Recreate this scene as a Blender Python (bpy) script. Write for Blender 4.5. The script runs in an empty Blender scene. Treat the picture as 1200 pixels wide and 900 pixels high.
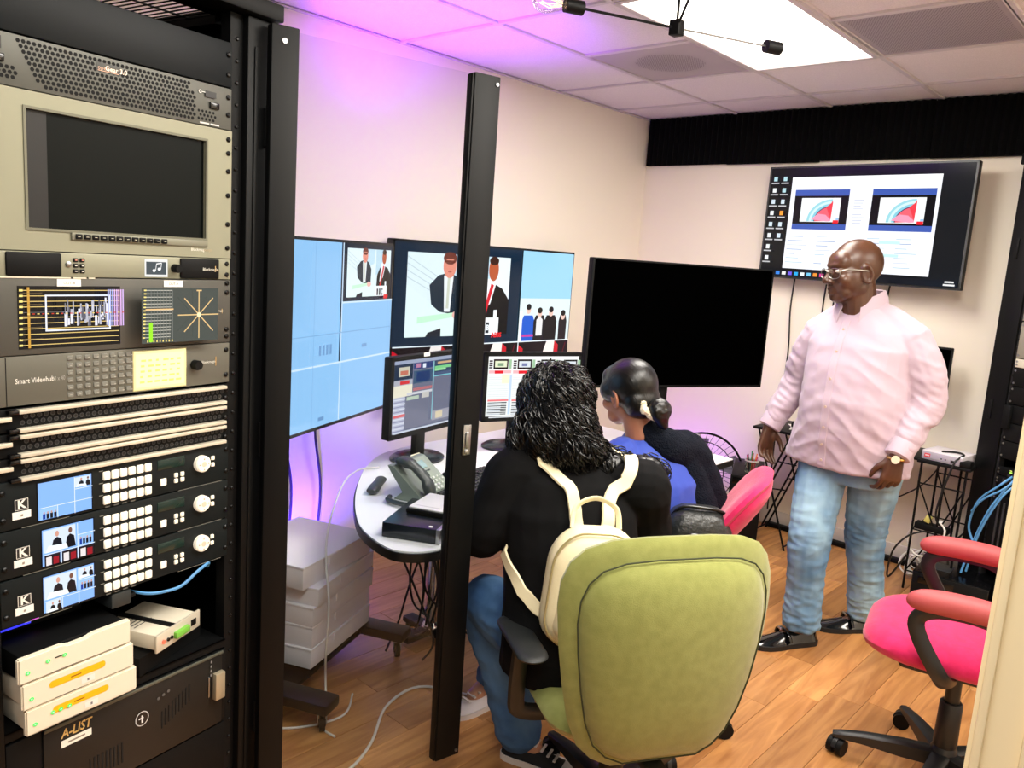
import bpy, bmesh, math, random
from math import sin, cos, pi, radians, atan2, sqrt, hypot
from mathutils import Vector, Matrix, noise
random.seed(7)
V = Vector
sc = bpy.context.scene
COL = sc.collection

# ------------------------------------------------------------------ camera
PITCH, ROLL, YAW, FPX = radians(9.13), radians(3.956), radians(41.99), 931.5
fw = V((-sin(YAW)*cos(PITCH), cos(YAW)*cos(PITCH), -sin(PITCH)))
r0 = V((cos(YAW), sin(YAW), 0)); u0 = r0.cross(fw)
cr = r0*cos(ROLL)+u0*sin(ROLL); cu = u0*cos(ROLL)-r0*sin(ROLL)
cam = bpy.data.cameras.new('camera'); cam.sensor_width = 36; cam.lens = FPX/1200*36
cam.clip_start = .02
camo = bpy.data.objects.new('camera', cam); COL.objects.link(camo)
camo.matrix_world = Matrix(((cr.x, cu.x, -fw.x, 0), (cr.y, cu.y, -fw.y, 0), (cr.z, cu.z, -fw.z, 1.6), (0, 0, 0, 1)))
sc.camera = camo

# ------------------------------------------------------------------ world, exposure
sc.view_settings.view_transform = 'Standard'; sc.view_settings.look = 'None'
sc.view_settings.exposure = 0.62; sc.view_settings.gamma = 1
sc.view_settings.use_curve_mapping = False
w = bpy.data.worlds.new('world'); sc.world = w; w.use_nodes = True
bg = w.node_tree.nodes['Background']; bg.inputs[0].default_value = (1, .95, .93, 1); bg.inputs[1].default_value = .13

# ------------------------------------------------------------------ large lights
def area(name, loc, target, size, sizey, power, col, spread=180):
    l = bpy.data.lights.new(name, 'AREA'); l.shape = 'RECTANGLE'; l.size = size; l.size_y = sizey
    l.energy = power; l.color = col; l.spread = radians(spread)
    o = bpy.data.objects.new(name, l); COL.objects.link(o); o.location = loc
    o.rotation_euler = (V(target)-V(loc)).to_track_quat('-Z', 'Y').to_euler(); return o
def spot(name, loc, target, power, col, ang, blend=.8, rad=.05):
    l = bpy.data.lights.new(name, 'SPOT'); l.energy = power; l.color = col; l.spot_size = radians(ang); l.spot_blend = blend
    l.shadow_soft_size = rad
    o = bpy.data.objects.new(name, l); COL.objects.link(o); o.location = loc
    o.rotation_euler = (V(target)-V(loc)).to_track_quat('-Z', 'Y').to_euler(); return o
TROFFERS = [(-1.67, 3.2225), (-.4625, 2.0), (.7475, 3.2225), (.1425, -.44), (-.4625, .78)]  # first fixture is visible; the others are added out of view to brighten the room
TPOW = (27, 30, 24, 15, 17)
for (tx, ty), tp in zip(TROFFERS, TPOW):
    area('troffer_light', (tx, ty, 2.565), (tx, ty, 0), .56, 1.16, tp, (1, .955, .87))
spot('violet_uplight_beam', (-2.72, 1.77, 1.49), (-2.76, 2.42, 2.59), 170, (.38, .05, 1), 60, .8, .04)
spot('violet_floor_beam', (-3.0, 2.02, .17), (-3.24, 2.16, .50), 34, (.12, .04, 1), 125, .9, .03)
spot('violet_corner_beam', (-2.62, 4.44, .17), (-2.56, 4.85, .60), 9, (.40, .08, 1), 125, .9, .03)

# ------------------------------------------------------------------ materials
def lin(c):
    r = []
    for x in c[:3]:
        x /= 255.; r.append(x/12.92 if x <= .04045 else ((x+.055)/1.055)**2.4)
    return (*r, 1)
MATS = {}
def mat(name, col, rough=.5, metal=0, bump=None, var=None, emit=0, coat=0, sheen=0, spec=.5, stretch=(1, 1, 1)):
    if name in MATS: return MATS[name]
    m = bpy.data.materials.new(name); m.use_nodes = True; nt = m.node_tree; N = nt.nodes; L = nt.links
    b = N['Principled BSDF']; b.inputs['Base Color'].default_value = lin(col); b.inputs['Roughness'].default_value = rough
    b.inputs['Metallic'].default_value = metal; b.inputs['Specular IOR Level'].default_value = spec
    b.inputs['Coat Weight'].default_value = coat; b.inputs['Sheen Weight'].default_value = sheen
    if emit:
        b.inputs['Emission Color'].default_value = lin(col); b.inputs['Emission Strength'].default_value = emit
    if bump or var:
        tc = N.new('ShaderNodeTexCoord'); mp = N.new('ShaderNodeMapping'); mp.inputs['Scale'].default_value = stretch
        L.new(tc.outputs['Object'], mp.inputs[0])
    if bump:
        nz = N.new('ShaderNodeTexNoise'); nz.inputs['Scale'].default_value = bump[0]; nz.inputs['Detail'].default_value = 4
        L.new(mp.outputs[0], nz.inputs[0])
        bp = N.new('ShaderNodeBump'); bp.inputs['Strength'].default_value = bump[1]; bp.inputs['Distance'].default_value = bump[2] if len(bump) > 2 else .004
        L.new(nz.outputs[0], bp.inputs['Height']); L.new(bp.outputs[0], b.inputs['Normal'])
    if var:
        nz = N.new('ShaderNodeTexNoise'); nz.inputs['Scale'].default_value = var[0]; nz.inputs['Detail'].default_value = 5
        L.new(mp.outputs[0], nz.inputs[0])
        mx = N.new('ShaderNodeMix'); mx.data_type = 'RGBA'; mx.inputs[6].default_value = lin(col); mx.inputs[7].default_value = lin(var[1])
        rp = N.new('ShaderNodeMapRange'); rp.inputs[1].default_value = .35; rp.inputs[2].default_value = .65
        L.new(nz.outputs[0], rp.inputs[0]); L.new(rp.outputs[0], mx.inputs[0]); L.new(mx.outputs[2], b.inputs['Base Color'])
    MATS[name] = m; return m
def attr_mat(name, emit, rough=.4):
    m = bpy.data.materials.new(name); m.use_nodes = True; N = m.node_tree.nodes; L = m.node_tree.links
    b = N['Principled BSDF']; a = N.new('ShaderNodeVertexColor'); a.layer_name = 'ink'
    b.inputs['Roughness'].default_value = rough
    if emit:
        b.inputs['Base Color'].default_value = (0, 0, 0, 1); L.new(a.outputs[0], b.inputs['Emission Color']); b.inputs['Emission Strength'].default_value = emit
        b.inputs['Roughness'].default_value = .12; b.inputs['Specular IOR Level'].default_value = .25
    else: L.new(a.outputs[0], b.inputs['Base Color'])
    MATS[name] = m; return m
SCREEN = attr_mat('lit_screen_image', .85); PRINT = attr_mat('printed_ink', 0)
def wood_mat():
    m = bpy.data.materials.new('oak_plank'); m.use_nodes = True; N = m.node_tree.nodes; L = m.node_tree.links
    b = N['Principled BSDF']; b.inputs['Roughness'].default_value = .34; b.inputs['Coat Weight'].default_value = .15; b.inputs['Coat Roughness'].default_value = .25
    tc = N.new('ShaderNodeTexCoord'); oi = N.new('ShaderNodeObjectInfo')
    ad = N.new('ShaderNodeVectorMath'); ad.operation = 'MULTIPLY_ADD'; ad.inputs[1].default_value = (9, .8, 1)
    cmb = N.new('ShaderNodeCombineXYZ'); ml = N.new('ShaderNodeMath'); ml.operation = 'MULTIPLY'; ml.inputs[1].default_value = 40
    L.new(oi.outputs['Random'], ml.inputs[0]); L.new(ml.outputs[0], cmb.inputs[0]); L.new(ml.outputs[0], cmb.inputs[1])
    L.new(tc.outputs['Object'], ad.inputs[0]); L.new(cmb.outputs[0], ad.inputs[2])
    nz = N.new('ShaderNodeTexNoise'); nz.inputs['Scale'].default_value = 2.2; nz.inputs['Detail'].default_value = 6; nz.inputs['Distortion'].default_value = 1.6
    L.new(ad.outputs[0], nz.inputs[0])
    cr_ = N.new('ShaderNodeValToRGB'); e = cr_.color_ramp.elements
    e[0].position = .33; e[0].color = lin((172, 114, 62)); e[1].position = .66; e[1].color = lin((208, 150, 90))
    L.new(nz.outputs[0], cr_.inputs[0])
    hs = N.new('ShaderNodeHueSaturation'); mr = N.new('ShaderNodeMapRange'); mr.inputs[3].default_value = .72; mr.inputs[4].default_value = 1.16
    L.new(oi.outputs['Random'], mr.inputs[0]); L.new(mr.outputs[0], hs.inputs['Value']); L.new(cr_.outputs[0], hs.inputs['Color'])
    L.new(hs.outputs[0], b.inputs['Base Color'])
    bp = N.new('ShaderNodeBump'); bp.inputs['Strength'].default_value = .12; bp.inputs['Distance'].default_value = .002
    L.new(nz.outputs[0], bp.inputs['Height']); L.new(bp.outputs[0], b.inputs['Normal'])
    MATS['oak'] = m; return m
def glass_mat(name, tint, refl=.08, rough=.02):
    m = bpy.data.materials.new(name); m.use_nodes = True; N = m.node_tree.nodes; L = m.node_tree.links
    N.remove(N['Principled BSDF']); out = N['Material Output']
    t = N.new('ShaderNodeBsdfTransparent'); t.inputs[0].default_value = (*tint, 1)
    g = N.new('ShaderNodeBsdfGlossy'); g.inputs['Roughness'].default_value = rough; g.inputs[0].default_value = (1, 1, 1, 1)
    fr = N.new('ShaderNodeFresnel'); fr.inputs[0].default_value = 1.45
    mx = N.new('ShaderNodeMixShader'); mu = N.new('ShaderNodeMath'); mu.operation = 'MULTIPLY'; mu.inputs[1].default_value = refl/.04*.25
    L.new(fr.outputs[0], mu.inputs[0]); L.new(mu.outputs[0], mx.inputs[0]); L.new(t.outputs[0], mx.inputs[1]); L.new(g.outputs[0], mx.inputs[2])
    L.new(mx.outputs[0], out.inputs[0]); MATS[name] = m; return m
BLACK = mat('black_powder_coat', (5, 6, 7), .5, bump=(900, .05, .001), spec=.2)
BLACKM = mat('matte_black_plastic', (8, 9, 10), .55, spec=.2)
BLACKG = mat('gloss_black_plastic', (9, 9, 11), .18)
SCREENOFF = mat('switched_off_panel', (1, 1, 1), .7, spec=.0)
WALL = mat('cream_wall_paint', (242, 233, 216), .75, bump=(260, .08, .002))
TRIM = mat('cream_gloss_trim', (250, 232, 190), .4)
WHITE = mat('white_plastic', (232, 230, 226), .35)
CHROME = mat('chrome', (225, 225, 228), .12, 1)
STEEL = mat('brushed_steel', (170, 172, 174), .35, 1)
GUN = mat('rack_panel_grey', (92, 92, 86), .5, .3, bump=(700, .06, .001))
OLIVE = mat('rack_monitor_grey', (142, 141, 120), .48, .25, bump=(700, .06, .001))
DARKP = mat('charcoal_rack_panel', (20, 25, 26), .5, 0, spec=.2)
CREAMB = mat('cream_button', (240, 232, 212), .4, emit=.25)
SILVER = mat('pale_aluminium', (224, 216, 196), .35, .3)
CARD = mat('white_carton', (246, 243, 247), .7, bump=(60, .05))
PAPER = mat('white_paper_label', (240, 238, 230), .7)
CABLEK = mat('black_cable', (12, 12, 13), .5)
CABLEW = mat('white_cable', (226, 222, 214), .45)
CABLEB = mat('blue_patch_cable', (86, 150, 205), .4)

# ------------------------------------------------------------------ mesh helpers
class MB:
    def __init__(s): s.v = []; s.f = []; s.c = []
    def add(s, vs, fs, col=None, T=None):
        o = len(s.v)
        s.v += [tuple(T @ V(p)) if T else tuple(p) for p in vs]
        s.f += [tuple(i+o for i in f) for f in fs]; s.c += [col]*len(fs); return s
    def box(s, x0, x1, y0, y1, z0, z1, r=0, T=None, col=None, seg=2):
        if r <= 0:
            vs = [(x, y, z) for z in (z0, z1) for y in (y0, y1) for x in (x0, x1)]
            return s.add(vs, [(0, 2, 3, 1), (4, 5, 7, 6), (0, 1, 5, 4), (2, 6, 7, 3), (0, 4, 6, 2), (1, 3, 7, 5)], col, T)
        bm = bmesh.new(); bmesh.ops.create_cube(bm, size=1)
        for q in bm.verts: q.co = V(((x0+x1)/2+q.co.x*(x1-x0), (y0+y1)/2+q.co.y*(y1-y0), (z0+z1)/2+q.co.z*(z1-z0)))
        bmesh.ops.bevel(bm, geom=bm.edges[:], offset=r, segments=seg, affect='EDGES', profile=.5)
        bm.verts.index_update()
        s.add([q.co.copy() for q in bm.verts], [[q.index for q in f.verts] for f in bm.faces], col, T); bm.free(); return s
    def tube(s, pts, r, n=8, closed=False, cap=True, T=None, flat=1.0, up=None):
        pts = [V(p) for p in pts]; k = len(pts); R = r if isinstance(r, (list, tuple)) else [r]*k
        tans = []
        for i in range(k):
            a = pts[(i-1) % k] if (closed or i > 0) else pts[i]; b = pts[(i+1) % k] if (closed or i < k-1) else pts[i]
            t = (b-a); tans.append(t.normalized() if t.length > 1e-9 else V((0, 0, 1)))
        nrm = V(up) if up else (V((0, 0, 1)) if abs(tans[0].z) < .9 else V((1, 0, 0)))
        nrm = (nrm-tans[0]*nrm.dot(tans[0])).normalized(); vs = []
        for i in range(k):
            if i: nrm = nrm-tans[i]*nrm.dot(tans[i]); nrm = nrm.normalized() if nrm.length > 1e-6 else tans[i].orthogonal().normalized()
            bi = tans[i].cross(nrm)
            for j in range(n):
                a = 2*pi*j/n; vs.append(pts[i]+(nrm*cos(a)*flat+bi*sin(a))*R[i])
        fs = []
        for i in range(k if closed else k-1):
            for j in range(n):
                a, b = i*n+j, i*n+(j+1) % n; c, d = ((i+1) % k)*n+(j+1) % n, ((i+1) % k)*n+j
                fs.append((a, b, c, d))
        if cap and not closed: fs += [tuple(range(n))[::-1], tuple(range((k-1)*n, k*n))]
        return s.add(vs, fs, None, T)
    def loft(s, rings, closed=True, cap=True, col=None, T=None):
        n = len(rings[0]); vs = [p for r in rings for p in r]; fs = []
        for i in range(len(rings)-1):
            for j in range(n if closed else n-1):
                fs.append((i*n+j, i*n+(j+1) % n, (i+1)*n+(j+1) % n, (i+1)*n+j))
        if cap: fs += [tuple(range(n))[::-1], tuple(range((len(rings)-1)*n, len(rings)*n))]
        return s.add(vs, fs, col, T)
    def lathe(s, prof, n=20, T=None, col=None):
        return s.loft([[(r*cos(2*pi*j/n), r*sin(2*pi*j/n), z) for j in range(n)] for r, z in prof], T=T, col=col)
    def prism(s, poly, h0, h1, T=None, col=None):
        n = len(poly)
        return s.add([(x, y, h0) for x, y in poly]+[(x, y, h1) for x, y in poly],
                     [tuple(range(n))[::-1], tuple(range(n, 2*n))]+[(i, (i+1) % n, n+(i+1) % n, n+i) for i in range(n)], col, T)
    def ell(s, c, r, nu=16, nv=10, T=None):
        rings = []
        for i in range(nv+1):
            t = -pi/2+pi*i/nv; q = max(cos(t), .02)
            rings.append([(c[0]+r[0]*q*cos(2*pi*j/nu), c[1]+r[1]*q*sin(2*pi*j/nu), c[2]+r[2]*sin(t)) for j in range(nu)])
        return s.loft(rings, T=T)
    def cyl(s, a, b, r, n=12, r2=None): return s.tube([a, b], [r, r if r2 is None else r2], n)
    def mesh(s, name):
        me = bpy.data.meshes.new(name); me.from_pydata(s.v, [], s.f); me.validate(); return me
    def build(s, name, m, parent=None, smooth=38, loc=None):
        me = bpy.data.meshes.new(name); me.from_pydata(s.v, [], s.f)
        if any(c is not None for c in s.c):
            at = me.color_attributes.new('ink', 'BYTE_COLOR', 'CORNER'); buf = []
            for f, c in zip(s.f, s.c):
                q = lin(c or (128, 128, 128)); buf += list(q)*len(f)
            at.data.foreach_set('color', buf)
        if smooth:
            me.polygons.foreach_set('use_smooth', [True]*len(me.polygons))
            me.update(); me.set_sharp_from_angle(angle=radians(smooth))
        me.materials.append(m); o = bpy.data.objects.new(name, me); COL.objects.link(o)
        if parent: o.parent = parent
        if loc: o.location = loc
        return o
class Ink(MB):
    """flat coloured print or picture on a plane x right, z up, facing -y; each layer a hair further out"""
    def __init__(s, y=0, step=.0002): super().__init__(); s.y = y; s.step = step; s.k = 0
    def poly(s, pts, col): s.k += 1; y = s.y-s.k*s.step; return s.add([(x, y, z) for x, z in pts], [tuple(range(len(pts)))], col)
    def rect(s, x0, x1, z0, z1, col): return s.poly([(x0, z0), (x1, z0), (x1, z1), (x0, z1)], col)
    def disc(s, x, z, rx, rz, col, n=16, a0=0, a1=2*pi):
        return s.poly([(x+rx*cos(a0+(a1-a0)*i/n), z+rz*sin(a0+(a1-a0)*i/n)) for i in range(n if a1-a0 > 6.28 else n+1)], col)
    def line(s, x0, z0, x1, z1, w, col):
        d = hypot(x1-x0, z1-z0) or 1; nx, nz = -(z1-z0)/d*w/2, (x1-x0)/d*w/2
        return s.poly([(x0-nx, z0-nz), (x1-nx, z1-nz), (x1+nx, z1+nz), (x0+nx, z0+nz)], col)
    def text(s, t, x, z, h, col, align='LEFT', shear=0, squash=1, bold=0):
        cu_ = bpy.data.curves.new('t', 'FONT'); cu_.body = t; cu_.size = h*1.4; cu_.align_x = align; cu_.shear = shear; cu_.offset = bold*h; cu_.resolution_u = 2
        ob = bpy.data.objects.new('t', cu_); me = ob.to_mesh(); s.k += 1; y = s.y-s.k*s.step
        s.add([(x+p.co.x*squash, y, z+p.co.y) for p in me.vertices], [tuple(f.vertices) for f in me.polygons], col)
        ob.to_mesh_clear(); bpy.data.objects.remove(ob); bpy.data.curves.remove(cu_); return s
def tag(o, label=None, cat=None, group=None, kind=None):
    if label: o['label'] = label
    if cat: o['category'] = cat
    if group: o['group'] = group
    if kind: o['kind'] = kind
    return o
def thing(name, label, cat, loc=(0, 0, 0), rz=0, group=None):
    o = bpy.data.objects.new(name, None); COL.objects.link(o); o.empty_display_size = .1
    o.location = loc; o.rotation_euler = (0, 0, rz); return tag(o, label, cat, group)
def kids(o): return [c for c in bpy.data.objects if c.parent == o]
def copy_tree(o, parent=None):
    c = o.copy(); COL.objects.link(c); c.parent = parent
    for ch in kids(o): copy_tree(ch, c)
    return c
def smoothpath(pts, n=8, closed=False):
    pts = [V(p) for p in pts]; k = len(pts); out = []
    for i in range(k if closed else k-1):
        g = lambda j: pts[j % k] if closed else pts[max(0, min(k-1, j))]
        a, b, c, d = g(i-1), g(i), g(i+1), g(i+2)
        for q in range(n):
            t = q/n; out.append(.5*((2*b)+(c-a)*t+(2*a-5*b+4*c-d)*t*t+(3*b-a-3*c+d)*t**3))
    if not closed: out.append(pts[-1])
    return out
def cable(name, pts, r, m, label, parent=None, n=8, group=None):
    o = MB().tube(smoothpath(pts, n), r, 6).build(name, m, parent)
    if label: tag(o, label, 'cable', group)
    return o

# ------------------------------------------------------------------ the room
XL, YB, H = -3.242, 4.85, 2.594
XR, YF = 1.35, 1.10
oak = wood_mat()
fl = tag(MB().box(XL, XR, -1.2, YB, -.05, -.0125).build('floor', mat('dark_subfloor', (60, 38, 22), .8)), kind='structure')
PWID = .127
x = XL; col_i = 0
planks = {}
while x < .30:
    y = -.2+random.random()*.8-.9; 
    while y < YB:
        ln = random.choice((.46, .61, .76, .92, 1.07, 1.22)); y1 = min(y+ln, YB)
        if y1-y > .05:
            ln_ = round(y1-y, 2)
            me = planks.get(ln_)
            if me is None:
                b = MB().box(.0006, PWID-.0006, .0006, y1-y-.0006, -.012, 0, r=.001, seg=1); o = b.build('floor_plank', oak, fl, smooth=None)
                planks[ln_] = o.data
            else:
                o = bpy.data.objects.new('floor_plank', me); COL.objects.link(o); o.parent = fl
            o.location = (x, y, random.uniform(-.0006, 0))
        y = y1
    x += PWID
def wallbox(name, *b):
    return tag(MB().box(*b).build(name, WALL, smooth=None), kind='structure')
wallbox('wall_left', XL-.1, XL, -1.2, YB+.1, -.05, H+.1)
wallbox('wall_back', XL, XR+.1, YB, YB+.1, -.05, H+.1)
wallbox('wall_right', XR, XR+.1, YF, YB, -.05, H+.1)
wallbox('wall_front', -.097, XR, YF, YF+.12, 0, H)
t_ = MB().box(-.168, -.087, YF-.018, YF+.138, 0, H).box(-.162, -.151, YF-.026, YF-.018, 0, H, r=.003).box(-.112, -.087, YF-.026, YF-.018, 0, H, r=.003)
tag(t_.build('trim_1', TRIM), kind='structure')
BASEB = mat('cream_baseboard', (222, 214, 206), .45)
tag(MB().box(XL+.012, XR, YB-.012, YB, 0, .10, r=.004).build('baseboard_back', BASEB), kind='structure')
tag(MB().box(XL, XL+.012, -1.2, YB, 0, .10, r=.004).build('baseboard_left', BASEB), kind='structure')

# ceiling: tiles between T bars
ceil = tag(MB().box(XL, XR, -1.2, YB, H+.03, H+.1).build('ceiling', mat('ceiling_void', (200, 195, 190), .9)), kind='structure')
TILE = mat('mineral_fibre_tile', (238, 230, 232), .85, bump=(220, .35, .003), var=(300, (222, 214, 216)))
GRID = mat('ceiling_grid_white', (208, 200, 202), .5)
gx = [XL, -2.575, -1.972, -1.368, -.765, -.16, .445, 1.05, XR]
def ceil_tile(x0, x1, y0, y1):
    g = .007
    MB().box(x0+g, x1-g, y0+g, y1-g, H+.004, H+.026, r=.003, seg=1).build('ceiling_tile', TILE, ceil, smooth=None)
rows2 = [-1.2, -1.05, .17, 1.39, 2.61, 3.835, 4.447, YB]
small = [-1.05, -.44, .17, .78, 1.39, 2.0, 2.61, 3.225, 3.835, 4.447, YB]
vents = []
for i in range(8):
    ys = rows2 if i in (0, 2, 4, 5, 6) else small
    for a, b in zip(ys, ys[1:]):
        if i == 2 and abs(a-2.61) < .01: continue
        if i == 4 and (abs(a-1.39) < .01 or abs(a-.17) < .01): continue
        if i == 5 and abs(a+1.05) < .01: continue
        if i == 6 and abs(a-2.61) < .01: continue
        if i in (1, 3) and abs(a-3.225) < .01: continue
        ceil_tile(gx[i], gx[i+1], a, b)
for i in range(1, 8):
    MB().box(gx[i]-.011, gx[i]+.011, -1.05, YB, H-.006, H+.004).build('grid_bar', GRID, ceil, smooth=None)
for i in range(8):
    ys = rows2 if i in (0, 2, 4, 5, 6) else small
    for a in ys[1:-1]: MB().box(gx[i]+.012, gx[i+1]-.012, a-.011, a+.011, H-.0055, H+.004).build('grid_bar', GRID, ceil, smooth=None)
MB().box(XL, XL+.02, -1.2, YB, H-.006, H).build('grid_bar', GRID, ceil, smooth=None)
MB().box(XL+.02, XR, YB-.02, YB, H-.006, H).build('grid_bar', GRID, ceil, smooth=None)
# troffers (emitting diffuser) – only the first is in view, the rest are added fill lights
DIFF = mat('lit_troffer_diffuser', (255, 250, 240), .4, emit=2.2)
for (tx, ty), lb in zip(TROFFERS, ('bright white fluorescent ceiling panel above the standing man', 'added fill ceiling panel, out of view, over the green chair by the doorway', 'added fill ceiling panel, out of view, at the right wall', 'added fill ceiling panel, out of view, above the doorway outside', 'added fill ceiling panel, out of view, between doorway and left rack')):
    t = thing('ceiling_light', lb, 'light', (tx, ty, H), 0)
    hw, hh = .288, .598
    MB().box(-hw, hw, -hh, hh, .002, .03).build('housing', GRID, t)
    f = MB()
    for a in (-1, 1): f.box(a*hw-.012, a*hw+.012, -hh, hh, -.010, .006); f.box(-hw, hw, a*hh-.012, a*hh+.012, -.010, .006)
    f.build('frame', GRID, t, smooth=None)
    MB().box(-hw+.01, hw-.01, -hh+.01, hh-.01, -.004, .002).build('diffuser', DIFF, t, smooth=None)
# ceiling vents
VENTG = mat('grey_vent_sheet', (176, 166, 172), .6, .2)
def vent(label, x0, x1, y0, y1, perf):
    t = thing('ceiling_vent', label, 'vent', ((x0+x1)/2, (y0+y1)/2, H)); hx, hy = (x1-x0)/2-.012, (y1-y0)/2-.012
    MB().box(-hx, hx, -hy, hy, -.001, .015).build('face_plate', VENTG, t, smooth=None)
    f = MB()
    for a in (-1, 1): f.box(a*hx-.006, a*hx+.006, -hy, hy, -.006, .0); f.box(-hx, hx, a*hy-.006, a*hy+.006, -.006, 0)
    f.build('rim', GRID, t, smooth=None)
    h = MB()
    for i in range(-26, 27):
        for j in range(-26, 27):
            q = (i*.0105+(j % 2)*.005, j*.0105)
            if abs(q[0]) < hx-.03 and abs(q[1]) < hy-.03 and (perf or hypot(*q) < .17):
                h.add([(q[0]+.003*cos(k*pi/2.), q[1]+.003*sin(k*pi/2.), -.0018) for k in range(4)], [(3, 2, 1, 0)])
    tag(h.build('perforation', mat('vent_hole', (96, 84, 92), .9), t, smooth=None), kind='stuff')
vent('small grey perforated ceiling vent beside the lit ceiling panel', -2.575, -1.972, 3.225, 3.835, False)
vent('large grey perforated return vent at the upper right of the ceiling', -1.368, -.765, 3.225, 3.835, True)

# black acoustic foam strip along the top of the back wall
FOAM = mat('black_acoustic_foam', (7, 7, 8), .95, spec=.1)
ft = thing('acoustic_foam', 'long black ribbed acoustic foam strip under the ceiling of the back wall', 'foam panel', (XL+.02, YB, 2.284))
for k, (dx, dz) in enumerate(((0, 0), (.61, -.004), (1.22, .003), (1.83, 0), (2.44, .002), (3.05, 0))):
    b = MB(); n = 30; prof = []
    for i in range(n+1):
        prof.append((dx+.605*i/n, -.028-.020*(i % 2)))
    vs = [(a, y, z) for z in (dz, .308) for a, y in prof]; m = n+1
    fs = [(i, i+1, m+i+1, m+i) for i in range(n)]
    b.add(vs, fs); b.box(dx, dx+.605, -.030, 0, dz, .308)
    b.build('foam_panel', FOAM, ft, smooth=None)
# ------------------------------------------------------------------ left equipment rack (local x along its front, -y towards the viewer)
RP = (-1.63, .868, 0); RROT = radians(100.3)
def rackthing(name, label, cat, group=None, dz=0, dy=0):
    l = V((0, dy, dz)); l.rotate(Matrix.Rotation(RROT, 3, 'Z')); return thing(name, label, cat, V(RP)+l, RROT, group)
rk = rackthing('equipment_rack', 'tall black rack cabinet filling the left edge of the view', 'rack')
UL, UR, RD = -.60, .115, .86        # outer sides, depth
MB().box(UR-.02, UR, 0, RD, .02, 2.07).build('side_panel', BLACK, rk)
MB().box(UL, UL+.02, 0, RD, .02, 2.07).build('side_panel', BLACK, rk)
MB().box(UL+.02, UR-.02, RD-.02, RD, .02, 2.07).build('back_panel', BLACK, rk)
MB().box(UL, UR, 0, RD, .02, .07, r=.004).build('base_plinth', BLACK, rk)
# roof with a slotted vent
rf = MB(); rf.box(UL, UR, -.02, .10, 2.070, 2.092); rf.box(UL, UR, .10, .13, 2.078, 2.082); rf.box(UL, UR, .40, RD, 2.062, 2.092)
rf.box(UL, -.22, .13, .40, 2.075, 2.088); rf.box(.06, UR, .13, .40, 2.062, 2.092)
rf.build('roof', BLACK, rk)
sl = MB()
for i in range(17): sl.box(-.218+.0172*i, -.2120+.0172*i, .13, .40, 2.080, 2.0808)
for i in range(4): sl.box(-.22, .06, .128+.09*i, .136+.09*i, 2.0795, 2.0815)
sl.build('roof_vent_slats', BLACK, rk, smooth=None)
for x0, x1 in ((UL+.02, -.485), (.003, .034)):
    for y0 in (.006, RD-.06):
        b = MB().box(x0, x1, y0, y0+.03, .07, 2.06)
        b.build('mounting_rail', BLACKM, rk)
MB().box(.034, UR, -.012, .03, .07, 2.06, r=.003).build('front_post', BLACK, rk)
MB().box(.050, .062, -.016, -.012, .09, 2.0, r=.002).build('post_groove_strip', BLACKM, rk)
MB().box(UL, -.4855, -.012, .03, .07, 2.06, r=.003).build('front_post', BLACK, rk)
MB().box(UL, UR, -.03, .05, 2.062, 2.098, r=.004).build('top_front_beam', BLACK, rk)
# cage nuts and screws on the right rail
scr = mat('dark_screw', (34, 34, 34), .3, .8)
for i in range(44):
    z = .10+i*.0444
    MB().lathe([(.0042, 0), (.0042, .002), (.0025, .0035)], 8, Matrix.Translation((.012 if False else .0195, .006, z)) @ Matrix.Rotation(pi/2, 4, 'X')).build('rail_screw', scr, rk)
# the open glass door, swung out to the right
HP = V((-1.609, .974, 0)); DROT = radians(80)
gd = thing('rack_glass_door', 'tinted glass rack door with black side stiles swung wide open', 'glass door', HP, DROT)
MB().box(-.028, .034, -.014, .014, .14, 2.052, r=.003).build('hinge_stile', BLACK, gd)
st = MB().box(.494, .574, -.016, .016, .144, 2.050, r=.003).build('latch_stile', BLACK, gd)
MB().box(.489, .4945, -.012, .012, .146, 2.046, r=.001).build('edge_strip', BLACK, gd)
MB().box(.034, .494, -.0022, .0022, .15, 2.046).build('glass_pane', glass_mat('tinted_rack_glass', (.925, .945, .955), .018), gd, smooth=None)
lk = MB().box(.520, .546, -.021, -.015, 1.055, 1.14, r=.002); lk.box(.526, .538, -.026, -.020, 1.075, 1.12, r=.003)
lk.lathe([(.007, 0), (.007, .004), (.003, .006)], 12, Matrix.Translation((.532, -.020, 1.065)) @ Matrix.Rotation(pi/2, 4, 'X')).build('lock_plate', STEEL, gd)
for z in (2.02, .17): MB().lathe([(.006, 0), (.006, .003)], 8, Matrix.Translation((.0, -.014, z)) @ Matrix.Rotation(pi/2, 4, 'X')).build('screw', STEEL, gd)
for z in (2.03, .16): MB().lathe([(.005, 0), (.005, .003)], 8, Matrix.Translation((.563, -.016, z)) @ Matrix.Rotation(pi/2, 4, 'X')).build('screw', STEEL, gd)
for z in (.4, 1.1, 1.8): MB().cyl((-.022, .02, z), (-.022, .02, z+.08), .009).build('hinge', BLACKM, gd)

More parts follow.
